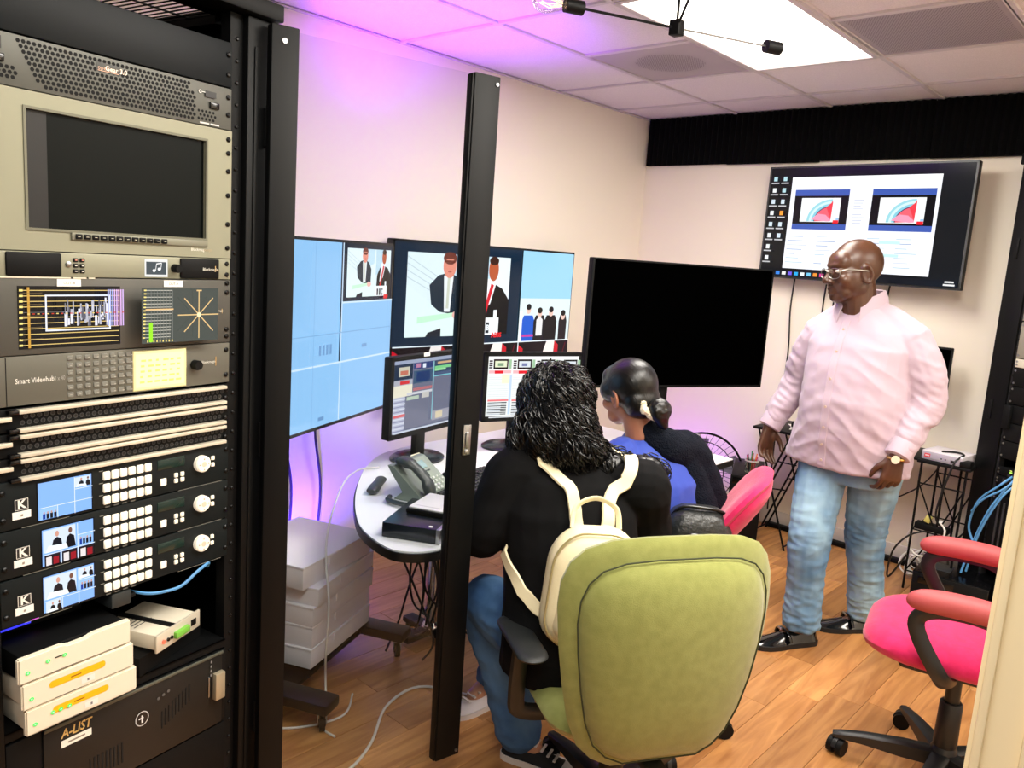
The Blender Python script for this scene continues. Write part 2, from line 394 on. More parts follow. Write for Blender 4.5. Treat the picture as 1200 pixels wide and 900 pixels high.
RX = Matrix.Rotation(pi/2, 4, 'X')
def screws(par, zs, us=(-.474, -.009), y=-.004):
    for u in us:
        for z in zs: MB().lathe([(.0052, 0), (.0052, .002), (.003, .004)], 10, Matrix.Translation((u, y, z)) @ RX).build('screw', scr, par)
def knob(par, u, z, r, m, y=-.004, h=.016, name='knob'):
    return MB().lathe([(r, 0), (r, h*.8), (r*.85, h)], 24, Matrix.Translation((u, y, z)) @ RX).build(name, m, par)
def panel(par, z0, z1, m, y0=-.004, u0=-.4826, u1=0, r=.0015, name='faceplate'):
    return MB().box(u0, u1, y0, .006, z0+.0008, z1-.0008, r=r).build(name, m, par)
def chassis(par, z0, z1, d=.4): MB().box(-.463, -.018, .006, d, z0+.002, z1-.002).build('chassis', BLACKM, par, smooth=None)

bl = rackthing('blank_rack_panel', 'plain black blanking panel above the perforated unit', 'rack panel')
panel(bl, 1.905, 1.996, mat('blank_black_steel', (16, 20, 23), .5, 0, spec=.2)); screws(bl, (1.93, 1.97))

# perforated frame
og = rackthing('signal_processor_frame', 'grey perforated two-unit processor frame below the blank panel', 'rack unit')
chassis(og, 1.819, 1.904); panel(og, 1.819, 1.904, GUN)
h = MB()
def hexa(u, z, r=.0037):
    h.add([(u+r*cos(k*pi/3), -.0045, z+r*sin(k*pi/3)) for k in range(6)], [(0, 1, 2, 3, 4, 5)])
for j in range(9):
    for i in range(40):
        u = -.425+i*.0087+(j % 2)*.00435; z = 1.829+j*.0082
        if u > -.088 or (u < -.39 and z < 1.829+(-.39-u)*1.6): continue
        if u > -.10 and z > 1.885: continue
        hexa(u, z)
for j in range(3):
    for i in range(5): hexa(-.080+i*.0087+(j % 2)*.00435, 1.832+j*.0075, .003)
    for i in range(6): hexa(-.478+i*.0087+(j % 2)*.00435, 1.834+j*.0075, .0036)
tag(h.build('hexagonal_perforation', mat('deep_black_hole', (10, 11, 11), .9), og, smooth=None), kind='stuff')
k = Ink(-.0046); k.rect(-.292, -.247, 1.876, 1.892, (60, 60, 56)); k.text('open', -.290, 1.880, .0075, (205, 160, 130)); k.text('Gear 3.0', -.276, 1.880, .0085, (245, 225, 205), bold=.03)
k.rect(-.290, -.250, 1.8775, 1.8785, (220, 170, 140)); k.rect(-.078, -.056, 1.8225, 1.8255, (205, 205, 200)); k.rect(-.053, -.032, 1.8225, 1.8255, (205, 205, 200))
k.disc(-.078, 1.884, .0035, .0035, (215, 215, 210)); k.disc(-.078, 1.884, .002, .002, (80, 80, 76)); k.rect(-.074, -.066, 1.8832, 1.8848, (215, 215, 210))
k.rect(-.066, -.040, 1.876, 1.888, (14, 14, 15)); k.rect(-.478, -.452, 1.875, 1.895, (20, 21, 22)); k.rect(-.474, -.456, 1.882, 1.887, (205, 205, 205))
k.build('print', PRINT, og, smooth=None)
for u in (-.045, -.46): MB().box(u-.010, u+.012, -.009, -.003, 1.855, 1.868, r=.002).build('latch', BLACKG, og)
screws(og, (1.85, 1.885), us=(-.009,))

# rack monitor
mo = rackthing('rack_monitor', 'khaki grey rack monitor with a dark switched-off screen', 'monitor')
Z0, Z1 = 1.553, 1.818
b = MB(); b.box(-.4826, 0, -.006, .008, 1.789, Z1); b.box(-.4826, 0, -.006, .008, Z0, 1.592); b.box(-.4826, -.417, -.006, .008, 1.592, 1.789); b.box(-.064, 0, -.006, .008, 1.592, 1.789)
b.build('bezel', OLIVE, mo, smooth=None)
bv = MB().box(-.417, -.064, -.008, -.005, 1.789, 1.7935).box(-.417, -.064, -.008, -.005, 1.5875, 1.592).box(-.4215, -.417, -.008, -.005, 1.5875, 1.7935).box(-.064, -.0595, -.008, -.005, 1.5875, 1.7935)
bv.build('screen_rim', mat('dark_olive_rim', (110, 109, 92), .5, .2), mo, smooth=None)
MB().box(-.417, -.064, .001, .004, 1.592, 1.789).build('screen', mat('dark_reflective_lcd', (6, 11, 10), .35, spec=.12), mo, smooth=None)
MB().box(-.417, -.380, -.0005, .001, 1.592, 1.789).build('screen_edge_mask', mat('lcd_mask_black', (4, 4, 5), .5), mo, smooth=None)
MB().box(-.345, -.060, -.0105, -.006, 1.5745, 1.5878, r=.002).build('button_strip', mat('olive_button_strip', (128, 127, 110), .5, .2), mo)
for i in range(12):
    u = -.333+.0155*i; MB().box(u-.0062, u+.0062, -.0135, -.0105, 1.5768, 1.5858, r=.0012).build('button', BLACKM, mo)
k = Ink(-.0136)
for i in range(12): k.rect(-.336+.0155*i, -.331+.0155*i, 1.5807, 1.5815, (205, 200, 180))
k.build('button_print', PRINT, mo, smooth=None)
k = Ink(-.0063); k.text('Blackmagic', -.098, 1.566, .006, (230, 228, 214)); k.text('design', -.069, 1.566, .006, (170, 150, 120)); k.build('print', PRINT, mo, smooth=None)
screws(mo, (1.575, 1.625, 1.685, 1.735, 1.772, 1.80), us=(-.009,), y=-.006)
MB().box(-.05, -.018, .008, .09, 1.56, 1.81).build('chassis', BLACKM, mo, smooth=None)

# audio monitor 1U
au = rackthing('audio_monitor', 'slim grey audio monitor with two black grilles and small display', 'rack unit')
chassis(au, 1.507, 1.552); panel(au, 1.507, 1.552, OLIVE, y0=-.005)
for u0, u1 in ((-.456, -.363), (-.123, -.030)):
    g = MB().box(u0, u1, -.009, -.004, 1.509, 1.550, r=.003); g.build('speaker_grille', BLACKM, au)
k = Ink(-.0053); k.rect(-.201, -.151, 1.511, 1.546, (225, 225, 222)); k.rect(-.198, -.154, 1.5155, 1.5405, (66, 76, 82))
k.disc(-.181, 1.5235, .0035, .003, (235, 235, 235)); k.disc(-.170, 1.5265, .0035, .003, (235, 235, 235))
k.line(-.178, 1.5235, -.176, 1.537, .0012, (235, 235, 235)); k.line(-.167, 1.526, -.165, 1.5385, .0012, (235, 235, 235)); k.line(-.1765, 1.5365, -.165, 1.5385, .002, (235, 235, 235))
k.build('display', SCREEN, au, smooth=None)
knob(au, -.135, 1.529, .0085, BLACKM, -.005)
MB().lathe([(.005, 0), (.005, .003), (.003, .004)], 12, Matrix.Translation((-.350, -.005, 1.531)) @ RX).build('headphone_socket', STEEL, au)
for i in range(2):
    for j in range(3):
        u, z = -.337+.012*i, 1.519+.010*j
        MB().box(u-.0045, u+.0045, -.0075, -.005, z-.0035, z+.0035, r=.001).build('button', BLACKM, au)
k = Ink(-.0095); k.text('Blackmagic', -.072, 1.526, .0062, (225, 222, 210)); k.line(-.041, 1.524, -.041, 1.536, .0018, (190, 160, 110))
k.text('dsgn', -.0395, 1.526, .003, (190, 160, 110)); k.build('print', PRINT, au, smooth=None)
k = Ink(-.0078)
for i in range(2):
    for j in range(3): k.rect(-.339+.012*i, -.335+.012*i, 1.5182+.01*j, 1.5198+.01*j, (230, 150, 130) if j == 2 else (225, 215, 205))
k.build('button_print', PRINT, au, smooth=None)
screws(au, (1.518, 1.541), us=(-.009,))

# twin scope 3U
so = rackthing('twin_scope_monitor', 'dark grey unit with two lit waveform and vector scope screens', 'monitor')
chassis(so, 1.371, 1.507); panel(so, 1.371, 1.507, mat('scope_panel_grey', (84, 82, 76), .5, .3), y0=-.006)
k = Ink(-.0063)
k.rect(-.439, -.253, 1.382, 1.492, (12, 12, 14))
for i in range(11): k.rect(-.437, -.256, 1.388+.0096*i, 1.3893+.0096*i, (228, 196, 120) if i not in (6,) else (90, 90, 90)); k.rect(-.438, -.432, 1.387+.0096*i, 1.3905+.0096*i, (250, 225, 130))
k.rect(-.425, -.421, 1.384, 1.49, (200, 150, 60))
for i in range(5): k.rect(-.437, -.4, 1.4+.02*i, 1.4008+.02*i, (120, 100, 70))
k.rect(-.396, -.276, 1.4125, 1.4155, (230, 235, 250)); k.rect(-.396, -.276, 1.4745, 1.477, (230, 235, 250)); k.rect(-.396, -.393, 1.4125, 1.477, (230, 235, 250)); k.rect(-.279, -.276, 1.4125, 1.477, (230, 235, 250))
rnd = random.Random(3)
for i in range(70):
    u = -.372+rnd.random()*.085; z = 1.42+rnd.random()*.03; g = rnd.choice((90, 130, 180, 225)); k.rect(u, u+rnd.uniform(.001, .005), z, z+rnd.uniform(.005, .026), (g, g, g+12))
for i in range(8): k.rect(-.29+i*.004, -.2875+i*.004, 1.42, 1.488, (150+rnd.randint(0, 90), 175, 230))
for i in range(22): k.rect(-.434+.008*i, -.430+.008*i, 1.4447, 1.4465, (200, 60, 40) if i % 2 else (235, 205, 120))
k.rect(-.226, -.052, 1.383, 1.491, (70, 76, 72))
for i in range(15): k.rect(-.224, -.164, 1.394+.0066*i, 1.3952+.0066*i, (205, 200, 185)); k.rect(-.2245, -.2195, 1.3933+.0066*i, 1.3958+.0066*i, (250, 222, 130))
for i in range(9): k.rect(-.217+.0064*i, -.2160+.0064*i, 1.391, 1.488, (120, 122, 118)); k.rect(-.219+.0064*i, -.2165+.0064*i, 1.386, 1.390, (240, 215, 120))
k.rect(-.217, -.209, 1.387, 1.425, (150, 225, 40)); k.rect(-.224, -.164, 1.449, 1.4515, (235, 190, 130))
cx, cz = -.106, 1.438
for a in range(4):
    q = a*pi/4; rr = .048; k.line(cx-rr*cos(q), cz-rr*sin(q), cx+rr*cos(q), cz+rr*sin(q), .0022, (226, 190, 130))
k.disc(cx, cz, .005, .005, (245, 225, 180)); k.rect(cx-.006, cx+.006, 1.486, 1.4885, (226, 190, 130))
k.build('scope_screens', SCREEN, so, smooth=None)
k = Ink(-.0064); k.text('Blackmagic', -.046, 1.4385, .0045, (225, 222, 210)); k.line(-.021, 1.435, -.021, 1.445, .0015, (190, 160, 110)); k.build('print', PRINT, so, smooth=None)
for u in (-.35, -.139):
    MB().box(u-.0215, u+.0215, -.0075, -.006, 1.4915, 1.5045).build('paper_label', PAPER, so, smooth=None)
k = Ink(-.0077); k.text('OUT-B', -.35, 1.4955, .005, (120, 110, 100), 'CENTER'); k.text('OUT-A', -.139, 1.4955, .005, (120, 110, 100), 'CENTER'); k.build('label_print', PRINT, so, smooth=None)
screws(so, (1.385, 1.40, 1.48, 1.50), us=(-.009,), y=-.006)
b = MB()
for u0, u1 in ((-.48, -.347), (-.342, -.318), (-.314, -.302)): b.box(u0, u1, -.0075, -.005, 1.5055, 1.5078)
b.build('silver_edge', SILVER, so, smooth=None)

# router control 2U
hb = rackthing('video_router', 'grey video router panel with button grid and glowing yellow display', 'rack unit')
chassis(hb, 1.282, 1.371); panel(hb, 1.282, 1.371, mat('router_panel_grey', (104, 102, 92), .5, .3), y0=-.006)
MB().box(-.4618, -.4606, -.0066, -.005, 1.284, 1.369).build('seam', BLACKM, hb, smooth=None)
bm_ = mat('router_button_grey', (122, 121, 112), .5)
bb = None
for i in range(8):
    for j in range(6):
        u, z = -.351+.0163*i, 1.293+.0136*j
        if bb is None: bb = MB().box(-.0055, .0055, -.008, -.0055, -.0045, .0045, r=.001, seg=1).build('button', bm_, hb)
        else:
            q = bpy.data.objects.new('button', bb.data); COL.objects.link(q); q.parent = hb; q.location = (u, 0, z)
        if i == 0 and j == 0: bb.location = (u, 0, z)
k = Ink(-.0083)
for i in range(8):
    for j in range(6): k.rect(-.353+.0163*i, -.349+.0163*i, 1.2922+.0136*j, 1.2938+.0136*j, (160, 158, 148))
k.build('button_print', PRINT, hb, smooth=None)
k = Ink(-.0068); k.rect(-.226, -.110, 1.287, 1.364, (255, 246, 170)); k.rect(-.222, -.114, 1.292, 1.359, (252, 250, 190))
rnd = random.Random(5)
for j in range(5):
    for i in range(6): k.rect(-.214+.016*i, -.214+.016*i+rnd.uniform(.006, .013), 1.300+.011*j, 1.304+.011*j, (244, 236, 120))
k.build('display', SCREEN, hb, smooth=None)
MB().box(-.228, -.108, -.0066, -.0055, 1.285, 1.366, r=.0005).build('display_window', mat('display_surround', (200, 190, 140), .4), hb)
knob(hb, -.088, 1.328, .0105, BLACKM, -.006)
k = Ink(-.0065); k.text('Smart Videohub', -.447, 1.322, .0092, (228, 226, 216), bold=.012, squash=.80); k.text('40 x 40', -.384, 1.322, .0085, (160, 158, 148), squash=.65)
k.text('Blackmagic', -.072, 1.329, .006, (225, 222, 210)); k.line(-.036, 1.322, -.036, 1.342, .002, (190, 150, 90)); k.build('print', PRINT, hb, smooth=None)
screws(hb, (1.30, 1.355), us=(-.009,), y=-.006)

# three slim vented frames
for i, (zt, nm) in enumerate(((1.279, 'uppermost'), (1.234, 'middle'), (1.190, 'lowest'))):
    t = rackthing('converter_frame', nm + ' of three slim black vented frames with pale edge bars', 'rack unit', 'slim vented frames in the left rack')
    z0 = zt-.0435; chassis(t, z0, zt); panel(t, z0, zt, BLACKM, y0=-.002)
    for z in (zt-.006, z0+.004): MB().box(-.445, -.012, -.016, -.002, z-.0035, z+.0035, r=.001).build('edge_bar', SILVER, t)
    for z in (zt-.006, z0+.004): MB().box(-.462, -.445, -.014, -.002, z-.0035, z+.0035, r=.001).build('bar_end', BLACKG, t)
    MB().box(-.4826, -.455, -.010, -.002, zt-.022, zt-.014, r=.001).build('ear_label', SILVER, t)
    hs = MB()
    for j in range(2):
        for q in range(36):
            u = -.435+q*.0118+(j % 2)*.0059; z = z0+.016+.011*j
            for r_, y_ in ((.0046, -.0032), (.0030, -.0034)): hs.add([(u+r_*cos(k_*pi/4), y_, z+r_*sin(k_*pi/4)) for k_ in range(8)], [tuple(range(8))], (52, 52, 54) if r_ > .004 else (2, 2, 2))
    tag(hs.build('vent_holes', PRINT, t, smooth=None), kind='stuff')
    screws(t, (z0+.012, z0+.03), us=(-.006,), y=-.003)

# three switcher panels
BLU = (132, 176, 240); SKY = (150, 190, 244); DK = (38, 30, 34)
def mini_suits(k, x0, z0, w_, h_):
    k.rect(x0, x0+w_, z0, z0+h_, (206, 218, 232)); f = lambda a, b: (x0+a*w_, z0+b*h_)
    k.poly([f(.22, 0), f(.3, .5), f(.42, .62), f(.55, .5), f(.6, 0)], (26, 28, 36)); k.disc(*f(.42, .76), w_*.06, h_*.13, (205, 150, 130))
    k.poly([f(.66, 0), f(.72, .5), f(.82, .62), f(.95, .5), f(1, 0)], (22, 22, 28)); k.disc(*f(.83, .78), w_*.06, h_*.13, (120, 80, 64))
    k.poly([f(.05, 0), f(.15, .3), f(.7, .22), f(.75, 0)], (230, 238, 240))
def mini_group(k, x0, z0, w_, h_, bgc=SKY):
    k.rect(x0, x0+w_, z0, z0+h_, bgc)
    for i, c in enumerate(((30, 60, 150), (30, 30, 36), (24, 24, 30), (40, 30, 40))):
        a = x0+w_*(.14+.2*i); k.rect(a, a+w_*.15, z0, z0+h_*.5, c); k.disc(a+w_*.075, z0+h_*.6, w_*.05, h_*.12, (190, 150, 130))
def mini_show(k, x0, z0, w_, h_):
    k.rect(x0, x0+w_, z0, z0+h_, DK); k.rect(x0+w_*.1, x0+w_*.45, z0, z0+h_*.8, (222, 214, 214)); k.rect(x0+w_*.55, x0+w_*.9, z0, z0+h_*.7, (150, 30, 40))
for i, zt in enumerate((1.149, 1.059, .968)):
    t = rackthing('switcher_panel', ('uppermost switcher panel with a mostly plain blue screen', 'middle switcher panel with a busy multi-picture screen', 'lowest switcher panel, just above the stacked white boxes')[i], 'switcher', 'black switcher panels with cream buttons')
    z0 = zt-.089; chassis(t, z0, zt); panel(t, z0, zt, DARKP, y0=-.006)
    sx, sz, sw, sh = -.414, z0+.006, .099, .070
    if i: sx, sw = -.409, .096
    k = Ink(-.0066); k.rect(sx-.002, sx+sw+.002, sz-.002, sz+sh+.002, (14, 16, 24))
    k.rect(sx, sx+sw, sz, sz+sh, BLU)
    W_, H_ = sw, sh
    if i == 0:
        mini_suits(k, sx+.67*W_, sz+.70*H_, .31*W_, .27*H_)
        mini_group(k, sx+.02*W_, sz+.02*H_, .33*W_, .28*H_)
    elif i == 1:
        mini_suits(k, sx+.02*W_, sz+.36*H_, .62*W_, .61*H_); mini_group(k, sx+.67*W_, sz+.36*H_, .31*W_, .3*H_)
        for q in range(3): mini_show(k, sx+(.02+.33*q)*W_, sz+.02*H_, .3*W_, .29*H_)
    else:
        mini_suits(k, sx+.02*W_, sz+.36*H_, .62*W_, .61*H_); mini_suits(k, sx+.67*W_, sz+.68*H_, .31*W_, .29*H_); mini_group(k, sx+.67*W_, sz+.36*H_, .31*W_, .3*H_)
        mini_suits(k, sx+.02*W_, sz+.02*H_, .3*W_, .29*H_)
    for u in (.655,): k.rect(sx+u*W_-.0006, sx+u*W_+.0006, sz, sz+sh, (225, 232, 240))
    k.rect(sx, sx+sw, sz+.335*H_-.0006, sz+.335*H_+.0006, (225, 232, 240)); k.rect(sx+.655*W_, sx+sw, sz+.67*H_-.0006, sz+.67*H_+.0006, (225, 232, 240)); k.rect(sx+.33*W_-.0005, sx+.33*W_+.0005, sz, sz+.335*H_, (225, 232, 240))
    k.build('screen', SCREEN, t, smooth=None)
    for r in range(3):
        for c in range(6):
            u = -.2855+.0176*c; z = z0+.0165+.0245*r
            MB().box(u-.0072, u+.0072, -.011, -.0055, z-.0085, z+.0085, r=.0016, seg=1).build('button', CREAMB, t)
    for u, z, s_ in ((-.163, z0+.027, .0068), (-.133, z0+.036, .0042), (-.118, z0+.036, .0042), (-.133, z0+.024, .0042), (-.118, z0+.024, .0042), (-.042, z0+.057, .004), (-.042, z0+.042, .004)):
        MB().box(u-s_, u+s_, -.010, -.0055, z-s_*1.1, z+s_*1.1, r=.001, seg=1).build('button', CREAMB, t)
    MB().box(-.176, -.112, -.0075, -.0055, z0+.053, z0+.075, r=.001).build('display_window', mat('dark_green_lcd', (22, 44, 40), .2), t)
    kn = knob(t, -.0715, z0+.050, .0182, CREAMB, -.006, .012, 'jog_wheel')
    k = Ink(-.0183); k.disc(-.0715, z0+.050, .006, .006, (214, 204, 182))
    for q in range(4): k.disc(-.0715+.0115*cos(q*pi/2), z0+.050+.0115*sin(q*pi/2), .0016, .0016, (150, 140, 120))
    k.build('wheel_print', PRINT, kn, smooth=None)
    MB().box(-.4585, -.427, -.0075, -.0055, z0+.018, z0+.0315).build('paper_label', PAPER, t, smooth=None)
    k = Ink(-.0077); k.rect(-.4545, -.4315, z0+.0345, z0+.0545, (225, 222, 214)); k.rect(-.4535, -.4325, z0+.0355, z0+.0535, (34, 36, 36)); k.text('K', -.4432, z0+.0375, .0155, (238, 235, 226), 'CENTER', bold=.045)
    k.rect(-.445, -.441, z0+.0225, z0+.0265, (150, 140, 128))
    for r in range(3): k.rect(-.301, -.293, z0+.0275+.0245*r, z0+.0285+.0245*r, (150, 150, 140))
    for u in (-.29, -.272, -.255, -.237): k.rect(u, u+.01, z0+.0018, z0+.0046, (90, 90, 86))
    k.rect(-.445, -.36, z0+.0012, z0+.0022, (130, 130, 120)); k.rect(-.13, -.02, z0+.0012, z0+.0018, (170, 170, 160))
    k.build('print', PRINT, t, smooth=None)
    screws(t, (z0+.02, z0+.07), us=(-.474, -.006), y=-.006)

# shelf, stacked white units, little converter, cable
sh = rackthing('rack_shelf', 'black cantilever shelf holding the stacked white boxes', 'shelf')
MB().box(-.4826, 0, -.004, .42, .668, .672).box(-.4826, 0, -.004, 0, .655, .672).build('shelf_plate', BLACKM, sh)
BEIGE = mat('warm_white_casing', (232, 222, 200), .45)
for i, (z, tw, lb) in enumerate(((.7795, .02, 'top white streaming box of the stack with green lights'), (.726, .0, 'middle white streaming box with an orange strip label'), (.673, -.02, 'bottom white streaming box with orange strip and green lights'))):
    t = rackthing('streaming_box', lb, 'network box', 'white boxes stacked in the left rack', dz=z)
    T = Matrix.Translation((-.355+.006*(2-i)*-1, 0, 0)) @ Matrix.Rotation(tw*.5, 4, 'Z')
    hw_ = .108; d_ = .05
    pr = [(-hw_, 0), (hw_, 0), (hw_, .050), (.028, .050), (.018, .0455), (-.018, .0455), (-.028, .050), (-hw_, .050)] if i == 0 else [(-hw_, 0), (hw_, 0), (hw_, .0515), (-hw_, .0515)]
    fp = MB(); R_ = Matrix(((1, 0, 0, 0), (0, 0, 1, -.012-d_+.05-.03), (0, 1, 0, 0), (0, 0, 0, 1)))
    bm = bmesh.new(); vs = [bm.verts.new((T @ R_) @ V((x_, z_, 0))) for x_, z_ in pr]; f = bm.faces.new(vs)
    ex = bmesh.ops.extrude_face_region(bm, geom=[f]); off = T.to_3x3() @ V((0, .012, 0))
    for q in ex['geom']:
        if isinstance(q, bmesh.types.BMVert): q.co += off
    bmesh.ops.recalc_face_normals(bm, faces=bm.faces[:])
    bmesh.ops.bevel(bm, geom=bm.edges[:], offset=.003, segments=2, affect='EDGES'); bm.verts.index_update()
    fp.add([q.co.copy() for q in bm.verts], [[q.index for q in f.verts] for f in bm.faces]); bm.free()
    fp.build('front_cover', BEIGE, t)
    MB().box(-.10, .10, -.028, .20, .002, .049, r=.003, T=T).build('casing', BLACKM if i == 0 else BEIGE, t)
    k = Ink(-.0423); TT = T
    if i: k.poly([(-.02-.034+.006*cos(a), .032+.007*sin(a)) for a in [pi/2+j*pi/6 for j in range(7)]]+[(.014+.034-.006+.006*cos(a), .032+.007*sin(a)) for a in [-pi/2+j*pi/6 for j in range(7)]], (250, 184, 20)); k.rect(-.02, .0, .0305, .033, (150, 100, 10)); k.rect(.0, .026, .008, .020, (236, 232, 222)); k.rect(.011, .015, .011, .016, (120, 120, 120))
    k.rect(-.10, .10, .0022, .0030, (170, 158, 136)); k.rect(-.05, .0, .0028, .0036, (30, 30, 30))
    if i == 0: k.rect(-.043, -.024, .0285, .031, (30, 40, 30))
    me = k.build('print', PRINT, t, smooth=None); me.matrix_local = T
    k = Ink(-.0431)
    for u in ((-.092, -.056, -.026) if i == 0 else ((-.092,) if i == 1 else (-.092, -.060, -.046, -.030))): k.disc(u, .029 if u > -.09 else .020, .0040, .0036, (70, 240, 90)); k.disc(u, .029 if u > -.09 else .020, .002, .0018, (190, 255, 190))
    me = k.build('status_light', SCREEN, t, smooth=None); me.matrix_local = T
cv = rackthing('signal_converter', 'small beige converter box with ribbed edge tied by a black strap', 'converter box', dz=.673)
T = Matrix.Translation((-.135, .06, .045)) @ Matrix.Rotation(radians(17), 4, 'Z')
MB().box(-.065, .065, -.055, .085, 0, .034, r=.003, T=T).build('casing', BEIGE, cv)
MB().box(-.072, .072, -.060, -.054, -.003, .037, r=.002, T=T).build('front_plate', SILVER, cv)
MB().box(-.02, -.005, -.058, .087, .034, .0365, T=T).build('strap', CABLEK, cv)
MB().box(-.10, .10, -.04, .10, -.045, -.004, T=T).build('support_tray', BLACKM, cv)
MB().box(-.018, .026, -.069, -.060, .008, .022, r=.001, T=T).build('terminal_block', mat('green_terminal', (120, 190, 70), .5), cv)
for u in (-.052,): MB().lathe([(.004, 0), (.004, .004)], 10, T @ Matrix.Translation((u, -.060, .017)) @ RX).build('red_light', mat('red_led', (255, 70, 50), .4, emit=1.5), cv)
for u in (-.037, -.026): MB().lathe([(.004, 0), (.004, .003)], 10, T @ Matrix.Translation((u, -.060, .015)) @ RX).build('socket', BLACKG, cv)
MB().box(.040, .056, -.0615, -.059, .010, .024, T=T).build('port', BLACKM, cv)
o = Ink(0); 
for j in range(5): o.rect(-.055+.004*j, .0-.004*j, .0+.010*j, .003+.010*j, (70, 66, 60))
pp = o.build('print', PRINT, cv, smooth=None); pp.matrix_local = T @ Matrix.Translation((-.0, .01, .0345)) @ Matrix.Rotation(-pi/2, 4, 'X')
L2W = Matrix.Translation(RP) @ Matrix.Rotation(RROT, 4, 'Z')
cable('patch_cable', [L2W @ V(p) for p in ((-.235, .05, .862), (-.20, .0, .852), (-.16, -.01, .846), (-.12, -.01, .846), (-.085, -.012, .866), (-.05, -.005, .875), (-.025, .03, .850))], .0035, CABLEB, 'light blue network cable arching above the beige converter box')
MB_ = MB().box(-.275, -.232, -.003, .07, .842, .874, r=.004)
ps = rackthing('power_brick', 'small dark power brick above the white box stack', 'adapter'); MB_.build('casing', mat('dark_grey_brick', (44, 48, 48), .5), ps)
MB().box(-.235, -.220, .0, .05, .852, .862, r=.003).build('plug', BLACKM, ps)
st_ = rackthing('status_strip', 'blue glowing status unit behind the topmost white box', 'rack unit'); MB().box(-.47, -.30, .06, .3, .835, .872, r=.003).build('casing', BLACKM, st_)
k = Ink(.0595); k.rect(-.455, -.40, .842, .846, (60, 60, 255)); k.rect(-.40, -.385, .846, .85, (225, 60, 220)); k.disc(-.405, .862, .004, .004, (255, 255, 255)); k.disc(-.392, .863, .004, .004, (255, 90, 60)); k.build('lights', SCREEN, st_, smooth=None)

# 4U server
sv = rackthing('rack_server', 'black four-unit server with gold lettering and silver right handle', 'server')
panel(sv, .47, .650, mat('server_black', (16, 17, 17), .45), y0=-.01, u0=-.418, u1=-.012, r=.003)
chassis(sv, .47, .648, .6)
MB().box(-.418, -.012, -.014, -.0095, .6445, .652, r=.002).build('top_lip', mat('grey_lip', (96, 98, 88), .4, .4), sv)
MB().box(-.4826, -.418, -.006, .0, .47, .650, r=.001).build('ear', BLACKM, sv); MB().box(-.012, 0, -.006, 0, .47, .65, r=.001).build('ear', BLACKM, sv)
MB().box(-.040, -.014, -.024, -.010, .540, .605, r=.002).build('handle', mat('tan_metal_handle', (176, 164, 138), .35, .4), sv)
MB().box(-.052, -.048, -.013, -.0095, .55, .60, r=.001).build('chrome_slit', STEEL, sv)
b = MB()
for i in range(9): b.box(-.17+.0085*i, -.167+.0085*i, -.0112, -.0098, .532+.004*i, .572+.004*i)
for i in range(9): b.box(-.33+.0085*i, -.327+.0085*i, -.0112, -.0098, .500, .545)
b.build('vent_slits', mat('slit_black', (5, 5, 5), .8), sv, smooth=None)
k = Ink(-.0103); k.text('A-LIST', -.385, .618, .019, (214, 178, 108), shear=.2, bold=.03, squash=.8)
k.rect(-.385, -.325, .598, .613, (240, 236, 224)); k.rect(-.372, -.338, .6035, .607, (140, 130, 118))
k.disc(-.216, .5785, .0155, .0165, (200, 200, 200), 24); k.disc(-.216, .5785, .0135, .0145, (18, 18, 19), 24); k.text('1', -.216, .570, .016, (225, 225, 225), 'CENTER', bold=.05); k.rect(-.224, -.213, .5785, .5815, (225, 225, 225))
for i in range(3): k.disc(-.178+.012*i, .607+.0035*i, .0035, .0035, (90, 90, 90))
for i in range(4): k.rect(-.047, -.043, .60+.011*i, .606+.011*i, (120, 120, 120))
k.build('print', PRINT, sv, smooth=None)
lo = rackthing('lower_rack_panel', 'plain black panel below the server', 'rack panel'); panel(lo, .30, .465, BLACKM); panel(lo, .10, .295, BLACKM, name='lower_plate')
# ------------------------------------------------------------------ screens
def tv_shell(t, w_, h_, depth=.05, bez=.010, zc=0, m=BLACKG, off=False):
    """frame, back and panel centred on local x = 0, z = zc, facing -y"""
    b = MB().box(-w_/2, w_/2, 0, depth, zc-h_/2, zc+h_/2, r=.006); b.build('back_casing', BLACKM, t)
    f = MB()
    f.box(-w_/2, w_/2, -.004, .004, zc+h_/2-bez, zc+h_/2); f.box(-w_/2, w_/2, -.004, .004, zc-h_/2, zc-h_/2+bez*1.4)
    f.box(-w_/2, -w_/2+bez, -.004, .004, zc-h_/2, zc+h_/2); f.box(w_/2-bez, w_/2, -.004, .004, zc-h_/2, zc+h_/2)
    f.build('bezel', m, t, smooth=None)
    if off: MB().box(-w_/2+bez*.9, w_/2-bez*.9, -.0022, -.0002, zc-h_/2+bez, zc+h_/2-bez*.9).build('screen', SCREENOFF, t, smooth=None)
    return (-w_/2+bez, w_/2-bez, zc-h_/2+bez*1.4, zc+h_/2-bez)
SUITW = (30, 44, 58)
